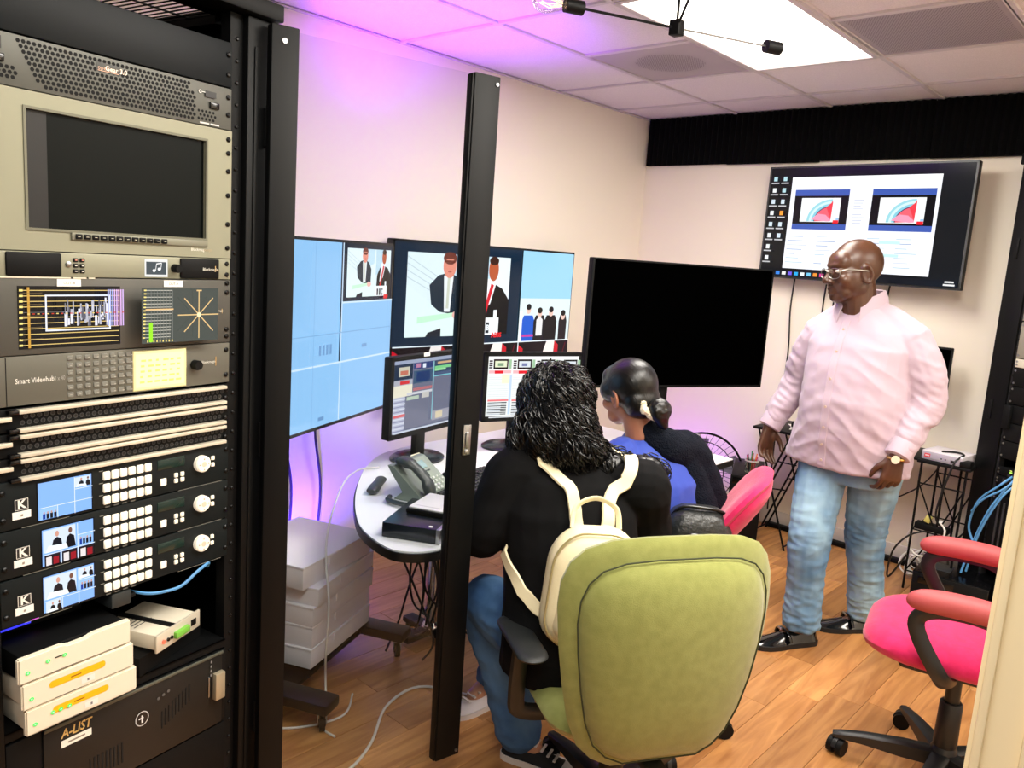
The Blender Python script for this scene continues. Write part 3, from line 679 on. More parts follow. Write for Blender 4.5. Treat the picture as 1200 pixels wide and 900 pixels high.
def suits_picture(k, x0, x1, z0, z1, dark=(16, 36, 54)):
    """two men in suits at a white counter, on a dark surround"""
    W_, H_ = x1-x0, z1-z0; f = lambda a, b: (x0+a*W_, z0+b*H_)
    k.rect(x0, x1, z0, z1, (222, 236, 240)); k.poly([f(.34, .55), f(.60, .7), f(.62, 1), f(.34, 1)], (190, 218, 232)); k.poly([f(.64, .45), f(.72, .5), f(.86, 1), f(.64, 1)], (186, 214, 228))
    for i in range(4): k.line(*f(.0, .95-.08*i), *f(.30, .70-.07*i), W_*.006, (190, 205, 212))
    # first man: grey jacket, pale face
    k.poly([f(.24, .22), f(.20, .62), f(.28, .74), f(.38, .78), f(.47, .72), f(.53, .58), f(.52, .2)], SUITW)
    k.poly([f(.33, .74), f(.345, .3), f(.40, .3), f(.42, .74)], (235, 238, 240)); k.poly([f(.365, .72), f(.36, .34), f(.385, .34), f(.39, .72)], (205, 208, 190))
    k.disc(*f(.38, .86), W_*.062, H_*.15, (226, 140, 120), 20); k.disc(*f(.38, .95), W_*.064, H_*.075, (110, 50, 40), 18); k.rect(*[f(.345, 0)[0], f(.415, 0)[0]], f(0, .925)[1], f(0, .94)[1], (226, 140, 120))
    k.disc(*f(.362, .885), W_*.007, H_*.008, (90, 50, 46)); k.disc(*f(.40, .885), W_*.007, H_*.008, (90, 50, 46)); k.disc(*f(.38, .79), W_*.018, H_*.012, (180, 90, 84))
    # second man: black suit, red tie
    k.poly([f(.64, 0), f(.66, .45), f(.72, .60), f(.80, .68), f(.92, .60), f(1, .45), f(1, 0)], (12, 12, 16))
    k.poly([f(.76, .72), f(.72, .30), f(.80, .40), f(.86, .70)], (240, 240, 244)); k.poly([f(.80, .66), f(.72, .22), f(.75, .20), f(.83, .64)], (206, 26, 44))
    k.disc(*f(.82, .84), W_*.052, H_*.15, (176, 84, 50), 20); k.disc(*f(.82, .95), W_*.05, H_*.055, (60, 34, 26), 16)
    # counter and hand
    k.poly([f(0, 0), f(0, .62), f(.10, .52), f(.30, .30), f(.62, .22), f(.62, 0)], (224, 242, 238)); k.poly([f(.1, .16), f(.1, .24), f(.5, .3), f(.5, .25)], (196, 240, 206))
    k.disc(*f(.47, .26), W_*.05, H_*.055, (238, 180, 170), 14); k.poly([f(.18, 0), f(.20, .05), f(.32, .10), f(.32, 0)], (30, 34, 44))
    k.rect(f(.62, 0)[0], f(.9, 0)[0], z0+.0*H_, z0+.22*H_, (236, 240, 242))
    for i in range(3): k.rect(f(.655+.055*i, 0)[0], f(.69+.055*i, 0)[0], z0+.02*H_, z0+.16*H_, (34, 40, 48))
    k.rect(f(.84, 0)[0], f(.875, 0)[0], z0+.1*H_, z0+.32*H_, (236, 240, 242)); k.text('BBT', *f(.77, .06), H_*.07, (236, 244, 250), bold=.05); k.text('ABBS', *f(.83, -.035), H_*.06, (226, 34, 40), bold=.06)
def stars_picture(k, x0, x1, z0, z1):
    W_, H_ = x1-x0, z1-z0; f = lambda a, b: (x0+a*W_, z0+b*H_)
    k.rect(x0, x1, z0, z1, (152, 204, 236)); k.rect(x0, x1, z0, z0+.48*H_, (214, 230, 234))
    def pers(cx_, top, body, wd, hair, legs):
        k.poly([f(cx_-wd, 0), f(cx_-wd*1.05, .22), f(cx_-wd*.7, .29), f(cx_+wd*.7, .29), f(cx_+wd*1.05, .22), f(cx_+wd, 0)], body)
        k.disc(*f(cx_, top-.05), W_*.045, H_*.045, (228, 190, 176), 14); k.disc(*f(cx_, top-.015), W_*.048, H_*.035, hair, 14)
    pers(.17, .40, (30, 88, 196), .12, (20, 20, 26), 0); pers(.39, .36, (24, 24, 30), .11, (24, 22, 22), 0)
    k.poly([f(.33, .06), f(.33, .24), f(.39, .28), f(.45, .24), f(.45, .06)], (222, 222, 222)); pers(.61, .37, (16, 16, 20), .12, (20, 18, 18), 0); pers(.86, .33, (30, 24, 30), .08, (16, 14, 14), 0)
    k.rect(f(.06, 0)[0], f(.28, 0)[0], z0+.05*H_, z0+.075*H_, (196, 60, 150)); k.rect(x0, f(.05, 0)[0], z0, z0+.34*H_, (236, 240, 244))
def red_show(k, x0, x1, z0, z1):
    W_, H_ = x1-x0, z1-z0; f = lambda a, b: (x0+a*W_, z0+b*H_)
    k.rect(x0, x1, z0, z1, (20, 12, 18)); k.poly([f(0, 0), f(0, .95), f(.10, .85), f(.08, 0)], (200, 20, 40)); k.poly([f(.40, .2), f(.46, .6), f(.56, 1), f(.72, 1), f(.70, .3), f(.6, .15)], (236, 226, 220)); k.poly([f(.72, .35), f(.72, 1), f(.8, .9), f(.8, .3)], (196, 24, 40)); k.line(*f(.86, .5), *f(.95, .95), W_*.02, (90, 16, 30))
def multiview(k, s, cells, line=(222, 232, 238)):
    x0, x1, z0, z1 = s; W_, H_ = x1-x0, z1-z0; k.rect(x0, x1, z0, z1, (10, 14, 20))
    rects = {'big': (0, .66, .335, 1), 'r1': (.66, 1, .67, 1), 'r2': (.66, 1, .335, .67), 'b1': (0, .33, 0, .335), 'b2': (.33, .66, 0, .335), 'b3': (.66, 1, 0, .335)}
    for n_, fn in cells.items():
        a, b, c, d = rects[n_]; fn(k, (x0+a*W_, x0+b*W_, z0+c*H_, z0+d*H_))
    g = .0035
    k.rect(x0+.66*W_-g, x0+.66*W_+g, z0, z1, line); k.rect(x0, x1, z0+.335*H_-g, z0+.335*H_+g, line); k.rect(x0+.66*W_, x1, z0+.67*H_-g, z0+.67*H_+g, line); k.rect(x0+.33*W_-g, x0+.33*W_+g, z0, z0+.335*H_, line)
def plain(c): return lambda k, r: k.rect(*r, c)
def suits_cell(pad, dark):
    def fn(k, r):
        k.rect(*r, dark); w_, h_ = r[1]-r[0], r[3]-r[2]; suits_picture(k, r[0]+pad[0]*w_, r[1]-pad[1]*w_, r[2]+pad[2]*h_, r[3]-pad[3]*h_)
    return fn
LB = (142, 190, 232)
# television on the wheeled stand, behind the glass
TVC = V((-2.461, 1.631, 0)); TVA = radians(114)
t1 = thing('television', 'television on a wheeled stand showing mostly pale blue panels behind glass', 'television', (TVC.x, TVC.y, 1.262), TVA)
s = tv_shell(t1, 1.232, .71, .05, .011)
k = Ink(-.0022); multiview(k, s, {'big': plain(LB), 'r1': suits_cell((.10, .03, .08, .08), (18, 34, 52)), 'r2': plain(LB), 'b1': plain(LB), 'b2': plain(LB), 'b3': plain(LB)}, (204, 224, 244))
xa = s[0]+.66*(s[1]-s[0]); hh_ = s[3]-s[2]
k.rect(s[0]+.5*(s[1]-s[0]), s[0]+.503*(s[1]-s[0]), s[2], s[3], (130, 176, 220)); k.rect(s[0], s[1], s[2]+.50*hh_, s[2]+.505*hh_, (124, 168, 210))
[k.rect(xa-.155+.024*i, xa-.140+.024*i, s[2]+.39*hh_, s[2]+.445*hh_, (116, 156, 200)) for i in range(4)]; k.rect(xa+.16, xa+.20, s[2]+.40*hh_, s[2]+.42*hh_, (118, 158, 202)); k.rect(xa-.15, xa-.11, s[2]+.03*hh_, s[2]+.05*hh_, (106, 146, 190))
k.rect(xa+.33, xa+.36, s[2]+.68*hh_, s[2]+.705*hh_, (226, 30, 40))
k.build('screen', SCREEN, t1, smooth=None)
ct = thing('television_stand', 'black wheeled television stand carrying the white cartons', 'stand', (TVC.x, TVC.y, 0), TVA)
MB().box(-.43, -.38, .06, .10, .1, 1.558, r=.004).build('column', BLACK, ct); MB().box(-.30, -.25, .06, .10, .1, 1.558, r=.004).build('column', BLACK, ct)
MB().box(-.45, .25, .0535, .062, 1.1, 1.45, r=.002).build('mounting_plate', BLACK, ct)
MB().box(-.45, .25, .02, .14, .075, .10, r=.004).box(-.33, .17, -.17, .03, .082, .099, r=.003).build('base_plate', BLACK, ct)
def caster(par, T, m=BLACKM, r=.028):
    c = MB(); c.add([], []); c.cyl((0, -.009, r), (0, .009, r), r, 18); c.cyl((0, -.012, r), (0, .012, r), r*.45, 12)
    o = c.build('caster', m, par); o.matrix_local = T
    f = MB().box(-.004, .012, -.016, -.012, r-.004, r*2+.008).box(-.004, .012, .012, .016, r-.004, r*2+.008).box(-.006, .014, -.016, .016, r*2+.004, r*2+.010).cyl((0, 0, r*2+.01), (0, 0, r*2+.028), .006)
    f.build('caster_fork', STEEL if m is BLACKM else m, o); return o
for u in (-.355, .195):
    MB().box(u-.045, u+.045, -.35, .36, .078, .118, r=.010).build('foot', mat('satin_black_foot', (18, 19, 20), .4, spec=.3), ct)
    for y in (-.31, .32): caster(ct, Matrix.Translation((u, y, 0)) @ Matrix.Rotation(.6, 4, 'Z'))
# five white cartons on the stand base
zc_ = .1185
for i, (hgt, dx, dy, rot, lb) in enumerate(((.075, 0, 0, .00, 'white carton at the bottom of the stack under the left television'), (.080, .004, .003, .01, 'second white carton up, its lid edge slightly open'), (.074, .006, -.004, -.015, 'middle white carton of the stack, purple in the shade'), (.068, .012, -.006, .03, 'second white carton from the top, poking out to the right'), (.084, -.012, .010, -.07, 'topmost white carton of the stack, turned askew with printed label'))):
    t = thing('carton', lb, 'box', V((TVC.x, TVC.y, zc_)), TVA, 'white cartons stacked under the left television')
    T = Matrix.Translation((-.012+dx, -.008+dy, 0)) @ Matrix.Rotation(rot, 4, 'Z')
    MB().box(-.21, .21, -.17, .17, 0, hgt-.006, r=.002, T=T).build('body', CARD, t)
    MB().box(-.212, .212, -.172, .172, hgt-.010, hgt-.0008, r=.002, T=T).build('lid', CARD, t)
    MB().box(-.06, .06, -.1735, -.17, hgt*.55, hgt-.004, T=T).build('lid_tab', CARD, t)
    if i == 4:
        k = Ink(0); k.rect(-.04, .04, -.014, .014, (236, 234, 236)); k.rect(-.03, .0, .003, .009, (90, 90, 100)); k.rect(-.03, .03, -.008, -.003, (110, 110, 120))
        q = k.build('label', PRINT, t, smooth=None); q.matrix_local = T @ Matrix.Translation((-.2125, .08, .045)) @ Matrix.Rotation(-pi/2, 4, 'Z')
    zc_ += hgt
# wall television with the multi-picture view
t2 = thing('television', 'wall television showing two men in suits and a multi-picture view', 'television', (XL+.085, 3.28, 1.230), pi/2)
s = tv_shell(t2, 1.456, .835, .05, .012); MB().box(-.25, .25, .05, .075, -.2, .2).build('wall_bracket', BLACK, t2)
k = Ink(-.0022)
def star_cell(k, r): stars_picture(k, *r)
def tall_suit(k, r):
    k.rect(*r, (14, 36, 56)); w_, h_ = r[1]-r[0], r[3]-r[2]; suits_picture(k, r[0]+.09*w_, r[1]-.10*w_, r[2]+.09*h_, r[3]-.09*h_)
W_, H_ = s[1]-s[0], s[3]-s[2]
k.rect(*s, (10, 12, 18)); tall_suit(k, (s[0], s[0]+.665*W_, s[2]+.335*H_, s[3])); stars_picture(k, s[0]+.668*W_, s[1], s[2]+.335*H_, s[3])
for i in range(3): red_show(k, s[0]+.333*i*W_, s[0]+(.333*i+.33)*W_, s[2], s[2]+.33*H_)
k.rect(s[0]+.664*W_, s[0]+.669*W_, s[2], s[2]+.335*H_, (225, 235, 240)); k.rect(s[0], s[1], s[2]+.330*H_, s[2]+.338*H_, (225, 235, 240)); k.rect(s[0]+.331*W_, s[0]+.335*W_, s[2], s[2]+.33*H_, (225, 235, 240))
k.build('screen', SCREEN, t2, smooth=None)
# switched-off television standing on the desk
tb = thing('television', 'large switched-off black television standing behind the seated women', 'television', (-1.999, 3.434, .741), radians(66))
tv_shell(tb, 1.05, .605, .045, .008, zc=.577, m=BLACKM, off=True)
MB().box(-.075, -.035, .02, .05, .005, .35, r=.004).build('stand_column', BLACKM, tb); MB().box(-.19, .08, -.09, .13, 0, .008, r=.003).build('stand_base', BLACKM, tb)
# back-wall television
t4 = thing('television', 'wall television on the back wall showing a computer desktop with two previews', 'television', (-1.682, 4.705, 1.912), radians(-4.5))
s = tv_shell(t4, 1.165, .665, .05, .010, m=mat('grey_bezel', (70, 72, 72), .4, .3))
MB().box(-.04, .16, .05, .075, -.15, .15).build('wall_bracket', BLACK, t4); MB().box(.0, .10, .07, .12, -.04, .04).build('bracket_arm', BLACK, t4)
k = Ink(-.0022); X0, X1, Y0, Y1 = s; W_, H_ = X1-X0, Y1-Y0; f = lambda a, b: (X0+a*W_, Y0+b*H_)
k.rect(*s, (14, 16, 20)); k.rect(*f(.84, 0)[:1], X1, Y0, Y1, (22, 24, 28))
k.rect(f(.125, 0)[0], f(.865, 0)[0], f(0, .075)[1], f(0, .915)[1], (238, 240, 248)); k.rect(f(.125, 0)[0], f(.865, 0)[0], f(0, .895)[1], f(0, .915)[1], (250, 250, 252))
def preview(a, b):
    k.rect(f(a, 0)[0], f(b, 0)[0], f(0, .44)[1], f(0, .80)[1], (62, 88, 168)); k.rect(f(a, 0)[0], f(b, 0)[0], f(0, .49)[1], f(0, .745)[1], (12, 12, 18))
    c, d = a+(b-a)*.14, b-(b-a)*.14; x0, x1, z0, z1 = f(c, 0)[0], f(d, 0)[0], f(0, .51)[1], f(0, .725)[1]; w_, h_ = x1-x0, z1-z0
    k.rect(x0, x1, z0, z1, (236, 240, 240)); g = lambda p, q: (x0+p*w_, z0+q*h_)
    for rr, c_ in ((1.0, (150, 206, 216)), (.90, (200, 228, 232)), (.80, (130, 196, 214)), (.70, (60, 50, 90)), (.66, (246, 96, 110))):
        k.poly([g(.85, .05)]+[g(.80-.62*rr*cos(t_), .02+.93*rr*sin(t_)) for t_ in [i*pi/2/10 for i in range(11)]], c_)
    k.poly([g(.30, .10), g(.46, .34), g(.66, .30), g(.84, .04), g(.7, .02)], (250, 150, 176)); k.poly([g(.66, .62), g(.78, .8), g(.80, .9), g(.9, .4), g(.8, .1)], (232, 60, 72)); k.poly([g(.80, 0), g(.82, 1), g(1, 1), g(1, 0)], (238, 240, 240))
    k.rect(g(.86, 0)[0], g(1.0, 0)[0], z0-.05*h_, z0+.08*h_, (226, 30, 44)); k.rect(g(.93, 0)[0], g(1.0, 0)[0], z0+.08*h_, z0+.17*h_, (150, 190, 226))
preview(.15, .44); preview(.555, .85)
rnd = random.Random(11)
for i in range(9): k.rect(f(.47, 0)[0], f(.47+rnd.uniform(.03, .06), 0)[0], f(0, .50+.025*i)[1], f(0, .505+.025*i)[1], (170, 176, 196))
for c0 in (.14, .30, .56, .70):
    for i in range(7): k.rect(f(c0, 0)[0], f(c0+rnd.uniform(.04, .11), 0)[0], f(0, .13+.04*i)[1], f(0, .137+.04*i)[1], rnd.choice(((176, 200, 214), (198, 206, 224), (150, 168, 200))))
k.rect(f(.62, 0)[0], f(.72, 0)[0], f(0, .33)[1], f(0, .355)[1], (190, 226, 226)); k.rect(f(.62, 0)[0], f(.72, 0)[0], f(0, .22)[1], f(0, .245)[1], (190, 226, 226))
for i in range(8):
    for j in range(2):
        if i > 5 and j: continue
        a, b = .035+.055*j-.003*i*0, .90-.105*i; c_ = rnd.choice(((225, 228, 230), (200, 214, 224), (170, 206, 214))) if not (i == 3 and j) else (236, 150, 50)
        k.rect(f(a-.010, 0)[0], f(a+.010, 0)[0], f(0, b-.02)[1], f(0, b+.02)[1], c_); k.rect(f(a-.022, 0)[0], f(a+.022, 0)[0], f(0, b-.045)[1], f(0, b-.034)[1], (190, 190, 194))
k.rect(X0, X1, Y0, f(0, .055)[1], (20, 22, 30))
for i, c_ in enumerate(((60, 130, 220), (225, 225, 225), (110, 90, 220), (40, 160, 220), (220, 226, 230), (110, 190, 230), (236, 140, 50), (210, 60, 140))): k.rect(f(.10+.035*i, 0)[0], f(.122+.035*i, 0)[0], f(0, .012)[1], f(0, .043)[1], c_)
k.rect(f(.945, 0)[0], f(.985, 0)[0], f(0, .034)[1], f(0, .048)[1], (220, 220, 220)); k.rect(f(.94, 0)[0], f(.99, 0)[0], f(0, .010)[1], f(0, .024)[1], (220, 220, 220))
k.build('screen', SCREEN, t4, smooth=None)

# ------------------------------------------------------------------ desk
TABT = mat('white_laminate', (240, 240, 240), .3); EDGE = mat('black_edge_band', (14, 14, 16), .45)
dk = thing('desk', 'long white desk with a rounded black-edged end and chrome legs', 'desk')
front = [(-1.632, 3.39), (-1.622, 2.6), (-1.612, 1.62)]
curve = smoothpath([(-1.612, 1.62, 0), (-1.618, 1.50, 0), (-1.66, 1.435, 0), (-1.73, 1.415, 0), (-1.885, 1.450, 0), (-2.03, 1.53, 0), (-2.18, 1.638, 0), (-2.34, 1.78, 0), (-2.465, 1.91, 0), (-2.58, 2.08, 0), (-2.63, 2.3, 0)], 6)
poly = [V((a, b)) for a, b in front[:-1]]+[V((p.x, p.y)) for p in curve]+[V((-2.64, 3.43))]
poly = poly[::-1]
MB().prism([(p.x, p.y) for p in poly], .708, .735).build('edge_band', EDGE, dk, smooth=30)
cc = sum(poly, V((0, 0)))/len(poly)
MB().prism([tuple(p+(cc-p).normalized()*.006) for p in poly], .733, .740).build('tabletop', TABT, dk, smooth=30)
for lx, ly in ((-2.30, 2.15), (-2.5, 3.25), (-1.95, 3.15)):
    l = MB().cyl((lx, ly, .05), (lx, ly, .708), .028, 18).build('leg', CHROME, dk)
    MB().lathe([(.04, .0), (.04, .012), (.034, .02), (.028, .03)], 18, Matrix.Translation((lx, ly, .04))).build('leg_collar', CHROME, l)
MB().box(-2.45, -2.14, 2.12, 2.18, .018, .045, r=.008).box(-2.33, -2.27, 2.0, 2.3, .018, .045, r=.008).cyl((-2.43, 2.15, 0), (-2.43, 2.15, .02), .02).cyl((-2.16, 2.15, 0), (-2.16, 2.15, .02), .02).build('foot_cross', BLACKM, dk)
for lx, ly in ((-2.5, 3.25), (-1.95, 3.15)):
    MB().lathe([(.17, 0), (.17, .010), (.05, .045)], 24, Matrix.Translation((lx, ly, 0))).build('foot', BLACKM, dk)
MB().box(-2.55, -1.75, 2.48, 2.52, .66, .708).build('cross_rail', BLACKM, dk)

# desk phone
ph = thing('desk_phone', 'grey-green office phone with handset on the rounded desk end', 'phone', (-2.055, 1.835, .741), radians(108))
PHM = mat('grey_green_plastic', (118, 128, 118), .45); PHD = mat('dark_phone_plastic', (52, 58, 58), .4)
# wedge body, tilted face
wd = .105; prof = [(-.075, 0), (-.075, .012), (.055, .115), (.075, .115), (.062, .095), (.01, .03), (.045, 0)]
b = MB(); b.loft([[(x_, y_, z_) for y_, z_ in prof] for x_ in (-wd, wd)]); b.build('body', PHM, ph, smooth=25)
ang = atan2(.103, .13); PT = Matrix.Translation((0, -.075, .012)) @ Matrix.Rotation(ang, 4, 'X')   # local: x right, y up the face, z out
MB().box(-wd+.075, wd-.004, .012, .162, 0, .004, r=.0015, T=PT).build('face_panel', mat('pale_phone_face', (140, 150, 138), .45), ph)
MB().box(-.018, .060, .112, .146, .003, .006, r=.001, T=PT).build('display', mat('phone_lcd', (146, 172, 172), .25), ph)
KEY = mat('phone_key', (206, 210, 202), .4)
for r in range(4):
    for c in range(3): MB().box(-.004+.022*c-.007, -.004+.022*c+.007, .020+.015*r-.0045, .020+.015*r+.0045, .003, .008, r=.0015, seg=1, T=PT).build('key', KEY, ph)
for c in range(4): MB().box(-.016+.022*c-.008, -.016+.022*c+.008, .096, .102, .003, .007, r=.001, seg=1, T=PT).build('key', PHD, ph)
for r in range(4):
    for c in (-.024, .065, .085): MB().box(c-.005, c+.005, .020+.015*r-.003, .020+.015*r+.003, .003, .007, r=.001, seg=1, T=PT).build('key', KEY, ph)
nv = MB().lathe([(.013, .004), (.013, .007), (.010, .009)], 16, PT @ Matrix.Translation((.018, .084, 0))); nv.build('navigation_key', PHD, ph)
hs = MB(); rings = []
for i in range(13):
    t_ = i/12; y_ = -.005+.180*t_; z_ = .018+.030*sin(pi*t_); e = .030 if (t_ < .28 or t_ > .72) else .023; th = .020 if (t_ < .28 or t_ > .72) else .013
    if i in (0, 12): e *= .75; th *= .7
    rings.append([(-.072+e*cos(a)*(1 if abs(cos(a)) < .8 else .94), y_, z_+th*sin(a)) for a in [j*2*pi/14 for j in range(14)]])
hs.loft(rings, T=PT); hs.build('handset', PHD, ph)
cable('handset_cord', [(-.07, -.085, .03), (-.09, -.12, .012), (-.14, -.10, .010), (-.17, -.04, .012), (-.16, .03, .012), (-.12, .05, .01)], .009, PHD, None, ph)
# separate cordless handset lying left of it
hsx = tag(MB().loft([[(e*cos(a), y_, .014+th*sin(a)) for a in [j*2*pi/12 for j in range(12)]] for y_, e, th in ((-.085, .012, .008), (-.075, .021, .013), (-.03, .022, .014), (.03, .019, .012), (.075, .021, .013), (.085, .012, .008))]).build('coiled_handset', PHD), 'dark handset-shaped cord end lying left of the phone', 'handset')
hsx.location = (-2.19, 1.745, .741); hsx.rotation_euler = (0, 0, radians(40))
# small computer and router on the front of the desk
nb = thing('mini_computer', 'flat black mini computer with a silver end at the desk front', 'computer', (-1.782, 1.617, .741), radians(29.5))
MB().box(-.092, .078, -.13, .13, 0, .046, r=.003).build('casing', mat('blue_black_case', (22, 28, 36), .25), nb)
MB().box(.078, .092, -.130, .13, 0, .046, r=.003).build('end_panel', STEEL, nb); MB().box(.05, .062, -.118, -.106, .0455, .0470).build('status_mark', PAPER, nb)
rt = thing('router', 'slim black router with a white top lying on the mini computer', 'router', (-1.785, 1.675, .788), radians(24))
MB().box(-.075, .075, -.085, .085, 0, .016, r=.004).build('casing', BLACKM, rt); MB().box(-.068, .072, -.080, .080, .0155, .0225, r=.003).build('white_cover', WHITE, rt)
k = Ink(0); k.rect(-.05, .03, 0, .004, (170, 170, 170)); q = k.build('print', PRINT, rt, smooth=None); q.matrix_local = Matrix.Translation((0, -.06, .0226)) @ Matrix.Rotation(-pi/2, 4, 'X')
# monitors
def monitor(label, loc, rz, w_, h_, z0, paint, basex=0, basey=.05):
    t = thing('desktop_monitor', label, 'monitor', loc, rz); zc = z0+h_/2
    s = tv_shell(t, w_, h_, .035, .017, zc=zc, m=BLACKM); k = Ink(-.0022); paint(k, s); k.build('screen', SCREEN, t, smooth=None)
    MB().box(basex-.03, basex+.03, .035, .065, .01, zc, r=.005).build('stand_neck', BLACKM, t)
    MB().lathe([(.13, 0), (.13, .008), (.115, .016), (.04, .022)], 28, Matrix.Translation((basex, basey, 0)) @ Matrix.Diagonal((1, .8, 1, 1))).build('stand_base', mat('blue_black_case', (22, 28, 36), .25), t); return t
def paint_edit(k, s):
    x0, x1, z0, z1 = s; W_, H_ = x1-x0, z1-z0; R = lambda a, b, c, d, col: k.rect(x0+a*W_, x0+b*W_, z0+c*H_, z0+d*H_, col)
    R(0, 1, 0, 1, (104, 106, 126)); R(0, 1, .95, 1, (150, 158, 180)); R(0, .24, .74, .95, (32, 48, 70)); R(.06, .2, .78, .91, (196, 190, 170)); R(.08, .18, .80, .86, (190, 110, 90))
    R(0, .24, .66, .73, (170, 170, 180)); R(.08, .2, .67, .72, (206, 50, 56)); R(0, .24, .50, .66, (226, 218, 196)); R(0, .15, .0, .5, (176, 178, 196))
    for i in range(14): R(0, .15, .02+.034*i, .034+.034*i, (206, 208, 220) if i % 2 else (130, 132, 160))
    R(0, .15, .22, .26, (206, 90, 96)); R(.24, .50, .86, .95, (38, 58, 112)); R(.27, .33, .88, .94, (180, 120, 150)); R(.36, .4, .87, .93, (220, 224, 236)); R(.24, .5, .66, .84, (60, 84, 110)); R(.28, .46, .68, .82, (24, 52, 100))
    R(.24, .5, .56, .60, (176, 104, 110)); R(.16, .5, .51, .545, (200, 198, 204)); R(.16, .32, .44, .49, (176, 190, 170)); R(.36, .46, .44, .52, (190, 186, 180))
    R(.51, 1, .78, .95, (44, 66, 92)); R(.56, .78, .9, .93, (200, 160, 120)); R(.52, .99, .83, .87, (120, 196, 130)); R(.52, .68, .80, .83, (150, 210, 150)); R(.51, 1, .74, .78, (70, 86, 118)); R(.51, 1, .72, .735, (110, 190, 200))
    R(.50, .512, .1, .95, (130, 190, 200)); R(.51, 1, .08, .22, (150, 148, 160)); R(.56, .66, .10, .20, (206, 190, 160)); R(.86, .9, .1, .2, (90, 170, 110)); R(.94, .98, .1, .2, (90, 170, 110)); R(0, 1, 0, .025, (190, 196, 210))
def paint_sheet(k, s):
    x0, x1, z0, z1 = s; W_, H_ = x1-x0, z1-z0; R = lambda a, b, c, d, col: k.rect(x0+a*W_, x0+b*W_, z0+c*H_, z0+d*H_, col)
    R(0, 1, 0, 1, (226, 230, 228)); R(0, 1, .955, 1, (236, 236, 238))
    for i in range(4):
        a = .01+.245*i
        for j in range(4): R(a, a+.035, .80+.037*j, .825+.037*j, (50, 44, 54))
        R(a+.045, a+.20, .79, .955, (22, 24, 26)); R(a+.06, a+.185, .82, .925, (214, 222, 190) if i == 0 else (206, 214, 220)); R(a+.09, a+.15, .84, .89, (120, 150, 120) if i == 0 else (110, 120, 160)); R(a+.205, a+.235, .79, .95, (150, 186, 150))
        R(a, a+.235, .72, .77, (232, 176, 180)); R(a+.06, a+.15, .715, .765, (216, 34, 44)); R(a+.14, a+.235, .55, .70, (236, 236, 196))
        for j in range(12): R(a, a+.215, .30+.032*j, .305+.032*j, (196, 206, 210))
        R(a, a+.235, .255, .285, (226, 120, 124))
        for j in range(8): R(a, a+.20, .03+.028*j, .045+.028*j, (70, 72, 84) if j % 2 else (176, 182, 194)); R(a+.14, a+.2, .03+.028*j, .046+.028*j, (46, 46, 54))
        R(a+.215, a+.24, .03, .70, (186, 206, 228))
    R(0, 1, 0, .02, (206, 210, 214))
ml = monitor('desktop monitor with a dark editing interface, next to the grey phone', (-2.385, 2.155, .741), radians(102), .52, .325, .125, paint_edit)
MB().box(-.06, -.02, -.0045, -.003, .440, .455).build('paper_note', PAPER, ml, smooth=None)
monitor('desktop monitor with a white spreadsheet, in front of the curly-haired woman', (-2.272, 2.665, .741), radians(71.5), .50, .305, .140, paint_sheet, basex=-.06, basey=.08)
# keyboard
kb = thing('keyboard', 'black computer keyboard under the curly-haired woman\'s hands', 'keyboard', (-2.02, 2.06, .741), radians(109))
MB().box(-.22, .22, -.075, .075, 0, .014, r=.004).build('base', mat('charcoal_keyboard', (36, 38, 42), .45), kb)
KM = mat('black_key', (20, 21, 24), .4); kme = None
for r in range(6):
    for c in range(20):
        x_, y_ = -.205+.0216*c, -.060+.0215*r
        if r == 0 and 4 <= c <= 8:
            if c != 6: continue
            o = MB().box(-.05, .05, -.008, .008, .013, .021, r=.002, seg=1).build('key', KM, kb); o.location = (x_, y_, 0); continue
        if c == 14 or (r == 5 and c in (1, 6)): continue
        if kme is None: o = MB().box(-.0088, .0088, -.0085, .0085, .013, .021, r=.002, seg=1).build('key', KM, kb); kme = o.data
        else: o = bpy.data.objects.new('key', kme); COL.objects.link(o); o.parent = kb
        o.location = (x_, y_, 0)
def mouse(label, x_, y_, rz, m):
    t = thing('computer_mouse', label, 'mouse', (x_, y_, .741), rz)
    MB().ell((0, 0, .006), (.031, .055, .026), 18, 10, Matrix.Identity(4)).build('shell', m, t); o = MB().box(-.003, .003, .015, .040, .020, .033, r=.002).build('scroll_wheel', BLACKM, t); return t
for label, x_, y_, rz in (('small black mouse on the desk beside the phone', -2.125, 2.06, 1.9),):
    t = thing('computer_mouse', label, 'mouse', (x_, y_, .741), rz); rings = []
    for i in range(9):
        a = -1+2*i/8; q = sqrt(max(.03, 1-a*a)); rings.append([(.030*q*cos(b_), .055*a, max(0, .030*q*sin(b_))) for b_ in [j*2*pi/14 for j in range(14)]])
    MB().loft(rings).build('shell', BLACKM, t); MB().cyl((-.003, .03, .024), (.003, .03, .024), .007).build('scroll_wheel', PHD, t)
ad = thing('card_reader', 'little black card reader lying behind the phone', 'card reader', (-2.21, 1.99, .741), radians(115)); MB().box(-.045, .045, -.03, .03, 0, .022, r=.004).build('casing', BLACKM, ad); MB().box(-.03, .03, -.031, -.028, .008, .014).build('slot', BLACKG, ad)
cup = thing('ink_bottle', 'short dark bottle with grey cap between phone and monitor', 'bottle', (-2.29, 1.96, .741)); MB().lathe([(.018, 0), (.02, .004), (.02, .045), (.014, .05)], 16).build('bottle_body', PHD, cup); MB().lathe([(.019, .048), (.019, .062), (.016, .064)], 16).build('cap', mat('grey_cap', (140, 148, 150), .4), cup)
